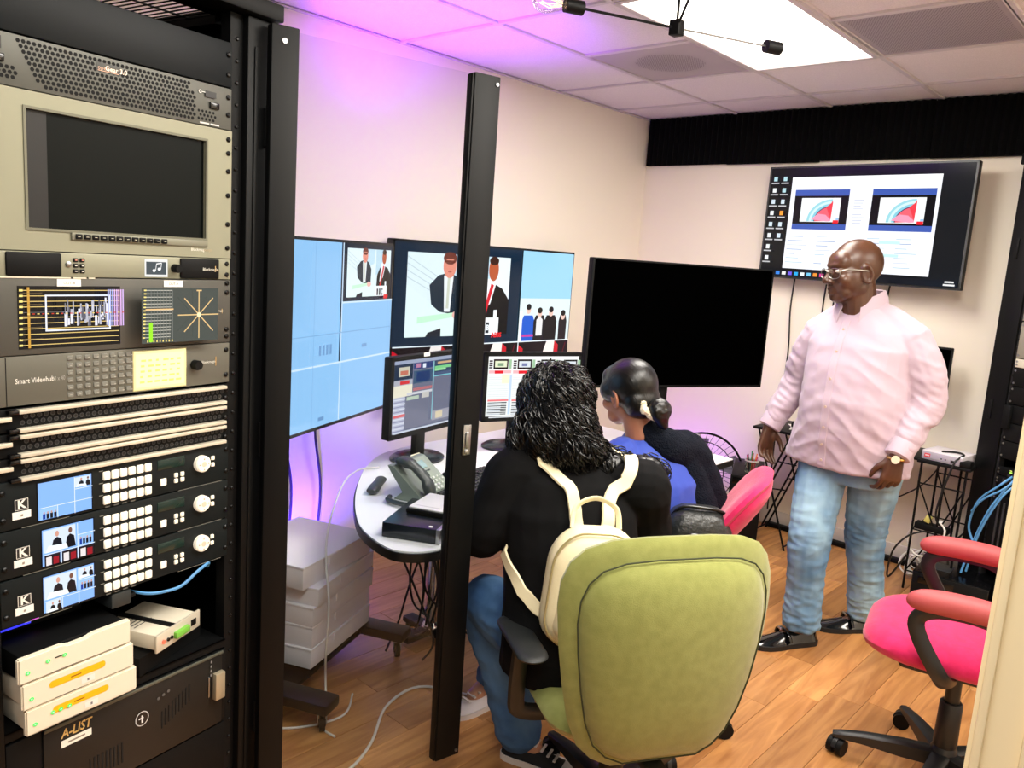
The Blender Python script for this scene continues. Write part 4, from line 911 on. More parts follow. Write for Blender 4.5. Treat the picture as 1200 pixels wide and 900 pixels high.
nt_ = thing('note_card', 'yellowish folded note card standing under the left monitor', 'note', (-2.31, 2.045, .741), radians(105)); MB().box(-.03, .03, -.001, .001, 0, .06, T=Matrix.Rotation(-.3, 4, 'X')).build('front_leaf', mat('cream_card', (236, 230, 200), .7), nt_, smooth=None); MB().box(-.03, .03, -.001, .001, 0, .06, T=Matrix.Translation((0, .036, 0)) @ Matrix.Rotation(.3, 4, 'X')).build('rear_leaf', mat('cream_card', (236, 230, 200), .7), nt_, smooth=None)
gb = thing('grey_device', 'grey metal device box on the far desk end beside the blue-shirted woman', 'device', (-1.93, 3.24, .741), radians(96)); MB().box(-.11, .11, -.14, .14, 0, .085, r=.004).build('casing', mat('device_grey', (150, 152, 146), .4, .4), gb); MB().box(-.1, .1, -.144, -.139, .01, .075, r=.002).build('front_plate', mat('device_dark', (60, 62, 62), .4), gb)
# cables round the desk
cable('white_cable', [(-2.40, 1.92, .745), (-2.42, 1.83, .74), (-2.37, 1.72, .70), (-2.28, 1.60, .55), (-2.14, 1.52, .38), (-2.12, 1.50, .22), (-2.16, 1.53, .10), (-2.11, 1.50, .03), (-2.04, 1.44, .006), (-1.97, 1.44, .005)], .004, CABLEW, 'thin white cable hanging down in front of the carton stack')
cable('white_floor_cable', [(-2.05, 1.12, .005), (-1.86, 1.22, .005), (-1.80, 1.35, .005), (-1.86, 1.50, .005), (-2.0, 1.68, .005), (-2.02, 1.85, .005), (-1.86, 1.95, .005), (-1.74, 2.02, .005)], .005, CABLEW, 'white cable snaking across the floor in front of the cartons')
cable('white_cable', [(-2.52, 1.28, .2), (-2.3, 1.25, .005), (-2.12, 1.34, .005), (-2.05, 1.52, .005), (-2.12, 1.62, .02)], .004, CABLEW, 'white cable end running under the stand foot by the rack')
rnd = random.Random(21)
for i in range(9):
    a = V((-2.2+rnd.uniform(-.12, .10), 1.95+rnd.uniform(-.1, .12), .70)); b = V((-2.22+rnd.uniform(-.05, .05), 2.02+rnd.uniform(-.06, .06), .30)); c = V((-2.3+rnd.uniform(-.25, .25), 2.1+rnd.uniform(-.25, .3), .01))
    cable('desk_cable', [a, (a+b)/2+V((rnd.uniform(-.05, .05), rnd.uniform(-.05, .05), .04)), b, (b+c)/2+V((rnd.uniform(-.06, .06), rnd.uniform(-.06, .06), -.05)), c], .0045, CABLEK, 'black cables hanging in a tangle under the rounded desk end', group='tangled black cables under the desk')
for y_, x_ in ((2.02, -3.215), (2.18, -3.21)):
    cable('television_cable', [(x_, y_, .95), (x_+.01, y_-.02, .7), (x_-.005, y_+.03, .4), (x_, y_, .02)], .006, CABLEK, 'left black cable dropping down the wall below the left television' if y_ < 2.1 else 'right black cable dropping down the wall below the left television', group='wall cables below the left television')
# violet led lamps
def par(name, label, loc, direction):
    t = thing(name, label, 'lamp', loc); q = V(direction).to_track_quat('Z', 'Y').to_matrix().to_4x4()
    MB().lathe([(.02, -.10), (.045, -.085), (.05, -.01), (.052, 0), (.046, 0), (.044, -.008)], 20, q).build('housing', BLACK, t)
    MB().lathe([(.044, -.010), (.044, -.006)], 20, q).build('lens', mat('violet_lens', (120, 40, 255), .2, emit=2), t)
    return t
pu = par('violet_uplight', 'violet lamp clamped behind the left television shining at the ceiling', (-2.72, 1.76, 1.46), (-.04, .65, 1.1)); MB().cyl((0, 0, -.06), (.13, -.02, -.06), .01).box(.115, .145, -.05, .01, -.09, -.03, r=.004).build('clamp_arm', BLACK, pu)
pu = par('violet_floor_lamp', 'violet floor lamp behind the carton stack lighting the left wall', (-3.0, 2.02, .135), (-.24, .14, .33)); MB().box(-.05, .05, -.05, .05, -.135, -.115, r=.004).box(-.01, .01, -.01, .01, -.12, -.05).build('floor_base', BLACK, pu)
pu = par('violet_floor_lamp', 'violet floor lamp beside the fan lighting the back wall', (-2.62, 4.44, .135), (.06, .41, .43)); MB().box(-.05, .05, -.05, .05, -.135, -.115, r=.004).box(-.01, .01, -.01, .01, -.12, -.05).build('floor_base', BLACK, pu)
# ------------------------------------------------------------------ back corner
wd_ = thing('wire_desk', 'black wire-legged narrow desk along the back wall behind the man', 'desk')
MB().box(-2.03, -1.70, 4.42, 4.80, .690, .706, r=.003).build('top_panel', BLACKM, wd_); MB().box(-1.12, -.87, 4.42, 4.80, .690, .706, r=.003).build('top_panel', BLACKM, wd_)
MB().box(-1.70, -1.12, 4.46, 4.78, .690, .702, r=.002).build('top_panel', BLACKM, wd_)
def rod(n_, a, b, r=.006): MB().cyl(a, b, r, 8).build(n_, BLACK, wd_)
for y_ in (4.44, 4.78):
    rod('diagonal_leg', (-1.80, y_, .69), (-2.06, y_, 0)); rod('diagonal_leg', (-1.77, y_, .69), (-2.03, y_, 0)); rod('diagonal_leg', (-2.0, y_, .69), (-1.76, y_, 0))
    for x_ in (-1.10, -.985, -.89): rod('leg', (x_, y_, .69), (x_, y_, 0))
    for z_ in (.10, .33, .58): rod('cross_bar', (-1.10, y_, z_), (-.89, y_, z_), .004)
    rod('brace', (-1.10, y_, .58), (-.985, y_, .33), .004); rod('brace', (-.89, y_, .58), (-.985, y_, .33), .004); rod('brace', (-1.10, y_, .10), (-.985, y_, .33), .004)
for x_ in (-2.03, -1.77, -1.10, -.89): rod('side_bar', (x_, 4.44, .33 if x_ > -1.5 else .02), (x_, 4.78, .33 if x_ > -1.5 else .02), .005)
for y_ in (4.44, 4.78): rod('cross_bar', (-1.92, y_, .345), (-1.80, y_, .36), .004); rod('cross_bar', (-1.86, y_, .52), (-1.75, y_, .52), .004)
ro = thing('white_router', 'white network box with a red mark on the right of the wire desk', 'router', (-1.0, 4.53, .707), radians(-8))
MB().box(-.10, .10, -.09, .09, 0, .05, r=.006).build('casing', mat('lilac_white', (222, 216, 222), .4), ro); MB().box(-.098, .098, -.0925, -.088, .006, .044, r=.003).build('front_plate', mat('pale_grey_front', (176, 170, 184), .4), ro)
k = Ink(-.0928); k.rect(-.085, -.055, .014, .034, (214, 70, 80)); k.rect(-.080, -.060, .021, .027, (246, 220, 224)); k.disc(.0, .02, .004, .004, (40, 40, 44)); k.disc(.02, .02, .004, .004, (40, 40, 44)); k.rect(.045, .07, .012, .024, (30, 30, 34)); k.build('print', PRINT, ro, smooth=None)
cable('router_cable', [(-1.02, 4.46, .762), (-.96, 4.50, .764), (-.92, 4.47, .763), (-.93, 4.43, .75), (-.95, 4.40, .70), (-.99, 4.40, .45), (-.95, 4.45, .36)], .005, CABLEK, 'black cable looped over the white router and dropping down')
bk = thing('black_adapter', 'black adapter box beside the white router on the wire desk', 'adapter', (-.90, 4.44, .707)); MB().box(-.025, .025, -.018, .05, 0, .03, r=.005).build('casing', BLACKM, bk); MB().cyl((0, .05, .015), (0, .07, .015), .005).build('strain_relief', BLACKM, bk)
pl = thing('paper_pile', 'pile of papers on the left end of the wire desk', 'paper', (-1.77, 4.60, .707), .3)
for i in range(4): MB().box(-.10, .10, -.07, .07, .004*i, .004*i+.003, T=Matrix.Rotation(.12*i, 4, 'Z')).build('sheet', PAPER, pl, smooth=None)
tp = thing('tape_dispenser', 'dark gadget lying on the papers by the man\'s elbow', 'gadget', (-1.78, 4.55, .724), .4); MB().box(-.07, .07, -.03, .03, 0, .03, r=.008).build('body', BLACKM, tp); MB().cyl((0, -.032, .03), (0, .032, .03), .018).build('roll', PAPER, tp)
# power strip on the lower bars
pw = thing('power_strip', 'black power strip with a yellow plug on the wire desk frame', 'power strip', (-1.02, 4.46, .338)); MB().box(-.07, .09, -.03, .03, 0, .035, r=.005).build('casing', BLACKM, pw)
MB().box(-.045, -.015, -.02, .012, .035, .07, r=.004, T=Matrix.Rotation(.3, 4, 'Y')).build('plug', mat('yellow_plug', (206, 196, 110), .5), pw); MB().box(.03, .06, -.02, .015, .035, .065, r=.004).build('plug', WHITE, pw)
cable('white_loop_cable', [(-.985, 4.45, .40), (-.94, 4.42, .36), (-.97, 4.41, .24), (-1.06, 4.43, .20), (-1.12, 4.46, .26), (-1.10, 4.45, .34)], .005, CABLEW, 'short pale cable looping below the power strip')
cable('power_cable', [(-1.02, 4.44, .34), (-1.10, 4.40, .30), (-1.16, 4.38, .20), (-1.17, 4.40, .05), (-1.10, 4.42, .19)], .005, CABLEK, 'black power cable curling down to the floor computer')
cable('dangling_cable', [(-1.05, 4.72, .69), (-1.16, 4.76, .50), (-1.33, 4.80, .36), (-1.45, 4.82, .33)], .004, CABLEK, 'thin black cable hanging across the wall behind the man\'s hand')
# wall cables under the back television
for i, (x_, z0) in enumerate(((-2.06, .72), (-1.86, .95), (-1.80, 1.0), (-1.5, .8))):
    cable('wall_cable', [(x_, 4.83, 1.62), (x_-.012, 4.84, 1.4), (x_+.008, 4.84, 1.1), (x_-.01, 4.84, z0), (x_, 4.84, .10)], .005, CABLEK, ('black cable down the wall left of the man', 'black cable just behind the man\'s face', 'second black cable behind the man\'s face', 'black cable behind the man\'s collar')[i], group='cables below the back television')
# cable duct on the floor at the baseboard
cdc = thing('cable_duct', 'black cable duct lying on the floor along the back wall', 'cable duct', (0, 0, 0)); MB().box(-2.05, -1.10, 4.79, 4.836, 0, .028, r=.006).build('duct', BLACKM, cdc)
for x_ in (-1.72, -1.35): MB().box(x_-.02, x_+.02, 4.787, 4.838, .0, .031, r=.005).build('joint_clip', STEEL, cdc)
coil = thing('cable_coil', 'loose coil of pale network cable on the floor by the wall', 'cable', (-1.10, 4.62, 0)); rnd = random.Random(4)
for i in range(9):
    n_ = V((rnd.uniform(-.5, .5), -1, rnd.uniform(-.2, .7))).normalized(); a = n_.orthogonal().normalized(); b = n_.cross(a); r_ = rnd.uniform(.05, .085); c_ = V((rnd.uniform(-.03, .05), rnd.uniform(-.04, .04), r_+rnd.uniform(0, .06)))
    MB().tube([c_+(a*cos(j*pi/10)+b*sin(j*pi/10)*.8)*r_ for j in range(20)], .004, 6, closed=True).build('cable_turn', CABLEW, coil)
# floor computer
fp = thing('floor_computer', 'black desktop computer lying flat on the floor by the right rack', 'computer', (-.86, 4.46, 0), radians(3))
MB().box(-.17, .17, -.20, .20, .008, .175, r=.004).build('casing', BLACKG, fp); MB().box(-.165, .165, -.206, -.199, .014, .17, r=.002).build('front_bezel', BLACKM, fp)
MB().box(-.14, .02, -.2085, -.205, .12, .155, r=.002).build('drive_door', BLACKG, fp); MB().box(-.10, -.08, -.2095, -.206, .085, .092).build('power_button', STEEL, fp)
for a in (-.13, .13):
    for b in (-.16, .16): MB().cyl((a, b, 0), (a, b, .009), .014).build('foot', BLACKM, fp)
MB().box(-.12, -.02, -.1, .02, .1745, .1775, r=.001).build('label_sheet', mat('dark_label', (40, 42, 44), .4), fp)
# grey workstation tower with pens on top
hp = thing('workstation_tower', 'dark grey workstation tower with black front beside the pink chair', 'computer', (-2.05, 4.47, 0), radians(24))
MB().box(-.09, .09, -.22, .22, .008, .43, r=.004).build('casing', mat('warm_grey_metal', (98, 92, 84), .4, .5), hp); MB().box(-.092, .092, -.235, -.218, .006, .435, r=.004).build('front_bezel', BLACKM, hp); MB().box(-.088, .088, -.216, .216, .429, .436, r=.002).build('top_cover', BLACKM, hp)
MB().box(-.03, -.004, -.237, -.234, .315, .345, r=.001).build('badge_plate', STEEL, hp); k = Ink(-.2372); k.text('hp', -.017, .322, .014, (30, 60, 120), 'CENTER', bold=.03); k.build('badge_print', PRINT, hp, smooth=None)
MB().box(-.08, .08, -.2375, -.233, .385, .425, r=.001).build('drive_bay', BLACKG, hp)
for a in (-.07, .07):
    for b in (-.18, .18): MB().cyl((a, b, 0), (a, b, .009), .014).build('foot', BLACKM, hp)
pc_ = thing('pen_cup', 'clear cup of coloured pens standing on the workstation tower', 'pen cup', (-1.985, 4.36, .437))
MB().lathe([(.030, 0), (.034, .003), (.040, .075), (.037, .075), (.031, .006), (.0, .005)], 20).build('cup', glass_mat('clear_plastic', (.9, .95, .92), .06, .1), pc_)
MB().lathe([(.041, .070), (.0415, .078), (.038, .078), (.0375, .07)], 20).build('rim', WHITE, pc_)
for i, c_ in enumerate(((226, 70, 110), (240, 140, 60), (40, 150, 80), (220, 40, 120), (30, 30, 34), (200, 60, 50))):
    a = i*1.05; MB().cyl((.012*cos(a), .012*sin(a), .008), (.032*cos(a), .032*sin(a), .10+.012*(i % 3)), .004, 8).build('pen', mat('pen_ink_%d' % i, c_, .4), pc_)
# floor fan
fa = thing('floor_fan', 'round wire-guard floor fan behind the desk end', 'fan', (-2.36, 4.50, 0), radians(20))
fc = V((0, 0, .345)); R_ = .235
g = MB()
for rr, y_ in ((R_, 0), (R_*.8, -.045), (R_*.55, -.062), (R_*.3, -.07)): g.tube([(rr*cos(j*pi/18), y_, .345+rr*sin(j*pi/18)) for j in range(36)], .003 if rr < R_ else .007, 6, closed=True)
g.build('guard_rings', BLACK, fa)
g = MB()
for i in range(36):
    a = i*pi/18; g.tube([(R_*q*cos(a+(.25*(1-q))), y_, .345+R_*q*sin(a+.25*(1-q))) for q, y_ in ((1, 0), (.8, -.045), (.55, -.062), (.28, -.07))], .0016, 4)
g.build('guard_wires', BLACK, fa)
for i in range(4):
    a = i*pi/2+.3; b = MB(); pts = []
    b.add([(.04*cos(a), .03, .345+.04*sin(a)), (.2*cos(a-.35), .015, .345+.2*sin(a-.35)), (.21*cos(a+.25), .055, .345+.21*sin(a+.25)), (.05*cos(a+.7), .05, .345+.05*sin(a+.7))], [(0, 1, 2, 3)])
    b.add([(.04*cos(a), .033, .345+.04*sin(a)), (.2*cos(a-.35), .018, .345+.2*sin(a-.35)), (.21*cos(a+.25), .058, .345+.21*sin(a+.25)), (.05*cos(a+.7), .053, .345+.05*sin(a+.7))], [(3, 2, 1, 0)]); b.build('blade', mat('smoky_blade', (120, 116, 130), .4), fa)
MB().lathe([(.055, -.078), (.06, -.07), (.06, .10), (.04, .14)], 20, Matrix.Translation((0, 0, .345)) @ Matrix.Rotation(-pi/2, 4, 'X')).build('motor', BLACKM, fa)
MB().tube(smoothpath([(-.24, .0, .345), (-.25, .02, .2), (-.22, .02, .012), (0, .02, .012), (.22, .02, .012), (.25, .02, .2), (.24, 0, .345)], 5), .010, 8).build('stand', BLACK, fa); MB().tube([(-.2, -.12, .012), (-.2, .14, .012)], .010, 8).build('stand_foot', BLACK, fa); MB().tube([(.2, -.12, .012), (.2, .14, .012)], .010, 8).build('stand_foot', BLACK, fa)
# small black monitor on the wire desk, mostly behind the man
sm = thing('small_monitor', 'narrow black monitor peeking out behind the man\'s arm', 'monitor', (-1.29, 4.66, .707), radians(6))
tv_shell(sm, .40, .26, .03, .010, zc=.44, m=BLACKM, off=True); MB().box(-.02, .02, .03, .05, .02, .44, r=.003).build('stand_neck', BLACKM, sm); MB().box(-.09, .09, -.05, .10, 0, .012, r=.004).build('stand_base', BLACKM, sm)

# right-hand rack
rr = thing('network_rack', 'tall black network rack at the right edge by the back wall', 'rack', (-.885, 4.545, 0), radians(-30))
MB().box(0, .115, 0, .06, 0, 2.23, r=.004).build('front_post', BLACK, rr); MB().box(.60, .70, 0, .06, 0, 2.23, r=.004).build('front_post', BLACK, rr)
MB().box(.0, .02, .06, .30, .02, 2.2).build('side_panel', BLACK, rr); MB().box(.68, .70, .06, .30, .02, 2.2).build('side_panel', BLACK, rr); MB().box(.02, .68, .28, .30, .02, 2.2).build('back_panel', BLACKM, rr)
MB().box(-.01, .71, -.01, .31, 2.20, 2.255, r=.006).build('top_cap', BLACK, rr); MB().box(0, .70, 0, .30, 0, .05, r=.004).build('base', BLACK, rr)
MB().box(.1145, .1285, .012, .045, .05, 2.2).build('mounting_rail', mat('rail_grey', (46, 46, 48), .4, .4), rr)
for i in range(48): MB().box(.1165, .1245, .0085, .0125, .10+.0435*i, .112+.0435*i).build('rail_hole', mat('deep_black_hole', (10, 11, 11), .9), rr, smooth=None)
for z_ in (.96, 1.75): MB().box(.03, .05, -.006, .001, z_, z_+.10, r=.003).build('post_slot', BLACKM, rr)
MB().box(.118, .16, -.012, .02, .93, 1.05, r=.008).build('latch_bracket', BLACKM, rr)
def rr_unit(name, label, cat, z0, z1, m, extra=None, group=None):
    t = thing(name, label, cat, (-.885, 4.545, 0), radians(-30), group); MB().box(.130, .585, .004, .012, z0+.001, z1-.001, r=.0015).build('faceplate', m, t); MB().box(.15, .57, .012, .25, z0+.004, z1-.004).build('chassis', BLACKM, t, smooth=None)
    for z_ in (z0+.014, z1-.014): MB().lathe([(.005, 0), (.005, .003)], 8, Matrix.Translation((.140, .004, z_)) @ RX).build('screw', STEEL if m is not DARKP else scr, t)
    return t
GALV = mat('galvanised_panel', (168, 164, 150), .4, .5)
rr_unit('steel_blank', 'upper galvanised panel in the right rack', 'rack panel', 1.46, 1.62, GALV, group='steel panels in the right rack'); rr_unit('steel_blank', 'lower galvanised panel with white strip in the right rack', 'rack panel', 1.28, 1.455, GALV, group='steel panels in the right rack')
ws = rr_unit('patch_strip', 'pale narrow patch strip under the galvanised panels', 'rack panel', 1.235, 1.278, mat('pale_strip', (214, 208, 190), .5))
for i, z_ in enumerate((1.145, 1.055, .965, .875, .785)):
    rr_unit('black_blank', ('first', 'second', 'third', 'fourth', 'fifth')[i] + ' black blank panel below the pale strip in the right rack', 'rack panel', z_, z_+.088, BLACKM, group='black blank panels in the right rack')
ns = rr_unit('network_switch', 'black network switch with green port lights and blue cables', 'network switch', .70, .745, BLACKM)
k = Ink(.0038)
for i in range(12): k.rect(.20+.028*i, .214+.028*i, .722, .730, (190, 250, 90)); k.rect(.20+.028*i, .212+.028*i, .733, .737, (230, 240, 120))
k.build('port_light', SCREEN, ns, smooth=None)
k = Ink(.0036)
for i in range(14): k.rect(.19+.026*i, .208+.026*i, .705, .718, (40, 42, 44))
k.build('port', PRINT, ns, smooth=None)
ns2 = rr_unit('network_patch_unit', 'black patch unit just under the network switch', 'patch panel', .655, .698, BLACKM)
for i in range(9): MB().box(.17+.04*i, .20+.04*i, .0, .006, .665, .688, r=.001).build('port_block', mat('port_dark', (44, 44, 46), .4), ns2)
lw = rr_unit('cable_manager', 'black slotted cable manager low in the right rack', 'rack panel', .22, .60, BLACKM)
for i in range(14): MB().box(.17+.028*i, .180+.028*i, -.002, .006, .25, .57, r=.002).build('slot', mat('slot_grey', (52, 52, 54), .4), lw)
W2 = Matrix.Translation((-.885, 4.545, 0)) @ Matrix.Rotation(radians(-30), 4, 'Z')
for i, (pts) in enumerate((((.22, 0, .71), (.20, -.05, .66), (.12, -.07, .56), (.08, -.06, .42), (.11, -.05, .34)), ((.25, 0, .71), (.23, -.06, .65), (.16, -.09, .58), (.10, -.08, .50)), ((.28, 0, .71), (.25, -.08, .62), (.18, -.10, .42), (.14, -.10, .2)), ((.24, 0, .71), (.20, -.08, .55), (.15, -.10, .35), (.13, -.12, .19)))):
    cable('blue_patch_cable', [W2 @ V(p) for p in pts], .0055, CABLEB, ('blue patch cable bowing left of the network switch', 'short blue patch cable from the network switch', 'long blue patch cable hanging from the switch to the floor computer', 'blue patch cable running straight down from the switch')[i], group='blue patch cables of the right rack')

# ------------------------------------------------------------------ pendant lamp
pd = thing('pendant_lamp', 'black metal pendant lamp with thin arms and a clear bulb', 'lamp', (-1.367, 2.139, 2.30))
MB().box(-.017, .017, -.017, .017, -.022, .022, r=.003).build('hub', BLACK, pd); MB().cyl((0, 0, .02), (0, 0, H-2.30), .004).build('drop_rod', BLACK, pd)
MB().lathe([(.05, 0), (.05, -.015), (.02, -.022)], 20, Matrix.Translation((0, 0, H-2.302))).build('ceiling_rose', BLACK, pd)
e1, e2 = V((-.132, -.286, .0)), V((.142, .295, 0))
for e, n_ in ((e1, 1), (e2, 0)):
    MB().cyl(e.normalized()*.015, e, .0042 if n_ else .003, 8).build('arm', BLACK if n_ else STEEL, pd)
    so_ = MB().cyl(e, e+e.normalized()*.055, .0195, 18); so_.build('socket', BLACK, pd)
q = e1.normalized(); T = Matrix.Translation(e1+q*.055) @ q.to_track_quat('Z', 'Y').to_matrix().to_4x4()
MB().lathe([(.012, 0), (.014, .008), (.020, .022), (.030, .045), (.033, .062), (.029, .082), (.016, .094), (.001, .097)], 20, T).build('bulb', glass_mat('bulb_glass', (.97, .95, .9), .10), pd)
fl_ = MB()
for i in range(6):
    a = i*pi/3; fl_.tube([(.006*cos(a), .006*sin(a), .01), (.016*cos(a), .016*sin(a), .045), (.009*cos(a+.5), .009*sin(a+.5), .075)], .0012, 5, T=T)
fl_.build('filament', mat('warm_filament', (255, 220, 150), .4, emit=1.2), pd)
e3 = V((.12, -.10, .10))
MB().cyl(e3.normalized()*.015, e3*2.2, .0042, 8).build('arm', BLACK, pd); MB().cyl(e3*2.2, e3*2.2+e3.normalized()*.055, .0195, 18).build('socket', BLACK, pd)

# ------------------------------------------------------------------ office chairs (local +y is where the sitter faces)
def pillow(mb, outline, th_f, th_b, bend, T, rings=5):
    """closed cushion from an outline (x, y): front side +z, back side -z"""
    n = len(outline); cx_ = sum(p[0] for p in outline)/n; cy_ = sum(p[1] for p in outline)/n; R = []
    def ring(s, z):
        return [(cx_+(x-cx_)*s, cy_+(y-cy_)*s, z+bend(cx_+(x-cx_)*s, cy_+(y-cy_)*s)) for x, y in outline]
    ss = [1-(i/rings)**2*.98 for i in range(rings, -1, -1)]
    for s_ in ss: R.append(ring(s_, -th_b*(max(0, 1-s_**5))**.5))
    for s_ in ss[::-1][1:]: R.append(ring(s_, th_f*(max(0, 1-s_**5))**.5))
    return mb.loft(R, T=T)
def rrect(w_, h_, r, n=6, taper=0):
    pts = []
    for cx_, cy_, a0 in ((w_/2-r, h_/2-r, 0), (-w_/2+r, h_/2-r, pi/2), (-w_/2+r, -h_/2+r, pi), (w_/2-r, -h_/2+r, 3*pi/2)):
        for i in range(n+1):
            a = a0+pi/2*i/n; x_, y_ = cx_+r*cos(a), cy_+r*sin(a); pts.append((x_*(1+taper*y_/h_), y_))
    return pts
def star_base(t, rad, m, rot, hub_h=.10, seat_z=.40):
    MB().lathe([(.035, .06), (.045, .075), (.04, .12), (.03, .14)], 18).build('base_hub', m, t)
    MB().cyl((0, 0, .12), (0, 0, seat_z-.06), .026, 16, .020).build('gas_column', m, t)
    MB().lathe([(.034, .13), (.036, .14), (.034, .28), (.03, .285)], 18).build('column_cover', m, t)
    for i in range(5):
        a = rot+i*2*pi/5; d_ = V((cos(a), sin(a), 0)); s_ = V((-sin(a), cos(a), 0)); b = MB(); rings = []
        for q, hw_, zt, zb in ((.02, .028, .115, .065), (.12, .026, .110, .062), (rad*.75, .021, .096, .064), (rad-.01, .018, .082, .060), (rad+.022, .014, .074, .060)):
            c_ = d_*q; rings.append([c_+s_*hw_+V((0, 0, zb)), c_+s_*hw_+V((0, 0, zt-.006)), c_+s_*hw_*.6+V((0, 0, zt)), c_-s_*hw_*.6+V((0, 0, zt)), c_-s_*hw_+V((0, 0, zt-.006)), c_-s_*hw_+V((0, 0, zb))])
        lg = b.loft(rings).build('base_leg', m, t)
        T = Matrix.Translation(d_*rad) @ Matrix.Rotation(a+1.1, 4, 'Z'); c = MB()
        for y_ in (-.016, .016): c.cyl((.008, y_-.010, .028), (.008, y_+.010, .028), .028, 18)
        c.cyl((.008, -.02, .028), (.008, .02, .028), .008, 8); c.build('caster', BLACKM, lg).matrix_local = T
        hd = MB(); hd.loft([[(.008+.031*cos(b_), y_, .028+.031*sin(b_)) for b_ in [pi*.05+pi*.9*j/8 for j in range(9)]]+[(.008+.022*cos(b_), y_, .028+.022*sin(b_)) for b_ in [pi*.95-pi*.9*j/8 for j in range(9)]] for y_ in (-.007, .007)]); hd.cyl((0, 0, .05), (0, 0, .066), .008)
        hd.build('caster_hood', m, lg).matrix_local = T
def fabric(name, c, c2, rib=0):
    m = mat(name, c, .85, bump=(420, .35, .002), var=(35, c2), sheen=.25, spec=.2); return m
GREEN = fabric('olive_green_upholstery', (140, 144, 80), (131, 135, 72)); PINK = fabric('magenta_upholstery', (210, 36, 96), (196, 28, 84)); PIPE = mat('dark_green_piping', (48, 54, 28), .8)
CHB = mat('chair_black_plastic', (20, 22, 23), .42); ARMR = mat('dusty_red_pad', (170, 72, 74), .55, bump=(300, .1))
def back_outline(w_, h_):
    half = [(0, .40), (.035, .58), (.10, .72), (.22, .83), (.38, .91), (.55, .97), (.70, 1.0), (.80, .985), (.88, .92), (.94, .80), (.98, .60), (1.0, .30)]
    R = [(w_/2*q, h_*v) for v, q in half]; return [(x_, y_) for x_, y_ in R]+[(-x_, y_) for x_, y_ in R[::-1]]
# green chair
gc = thing('office_chair', 'lime green upholstered office chair seen from behind', 'chair', (-1.138, 1.805, 0), radians(59))
star_base(gc, .31, CHB, .5, seat_z=.40)
b = MB(); pillow(b, rrect(.52, .50, .13), .045, .045, lambda x_, y_: -.25*max(0, y_-.12)**2*3, Matrix.Translation((0, .02, .415))); b.build('seat', GREEN, gc)
MB().box(-.16, .16, -.14, .14, .335, .365, r=.012).box(-.07, .07, -.10, .08, .30, .34, r=.01).build('seat_mechanism', CHB, gc)
BT = Matrix.Translation((0, -.245, .335)) @ Matrix.Rotation(radians(4.5), 4, 'X') @ Matrix(((1, 0, 0, 0), (0, 0, 1, 0), (0, 1, 0, 0), (0, 0, 0, 1)))   # x across, local y up, local z forwards
bend = lambda x_, y_: .75*x_*x_ + .10*(y_-.25)**2 - .02*sin(y_/.58*pi)
BW, BH = .590, .625
b = MB(); pillow(b, back_outline(BW, BH), .065, .022, bend, BT, 7); bk_ = b.build('backrest', GREEN, gc)
ol = [(x_*.86, .045+(y_-.0)*.87-.010) for x_, y_ in back_outline(BW, BH)]
b = MB(); pillow(b, ol, -.004, .052, lambda x_, y_: bend(x_, y_)-.010, BT, 6); b.build('back_panel', GREEN, gc)
b = MB(); b.tube([BT @ V((x_*1.012, .3+(y_-.3)*1.012, bend(x_, y_)-.0255)) for x_, y_ in ol], .0022, 6, closed=True); b.build('piping', PIPE, gc)
MB().box(-.03, .03, -.27, -.06, .315, .335, r=.006).build('back_bracket', CHB, gc)
k = MB().add([BT @ V(p) for p in ((-.09, .10, -.052), (-.075, .107, -.052), (-.074, .110, -.052), (-.09, .104, -.052))], [(3, 2, 1, 0)]); k.build('scuff', PAPER, gc, smooth=None)
for s_ in (-1, 1):
    MB().tube(smoothpath([(s_*.20, .02, .345), (s_*.285, .02, .36), (s_*.30, .015, .42), (s_*.30, .0, .56)], 5), .017, 10, flat=1.5).build('arm_post', CHB, gc)
    b = MB(); pillow(b, rrect(.085, .27, .040), .012, .014, lambda x_, y_: 0, Matrix.Translation((s_*.298, .01, .578))); b.build('arm_pad', mat('arm_pad_black', (30, 33, 34), .5, bump=(300, .1)), gc)
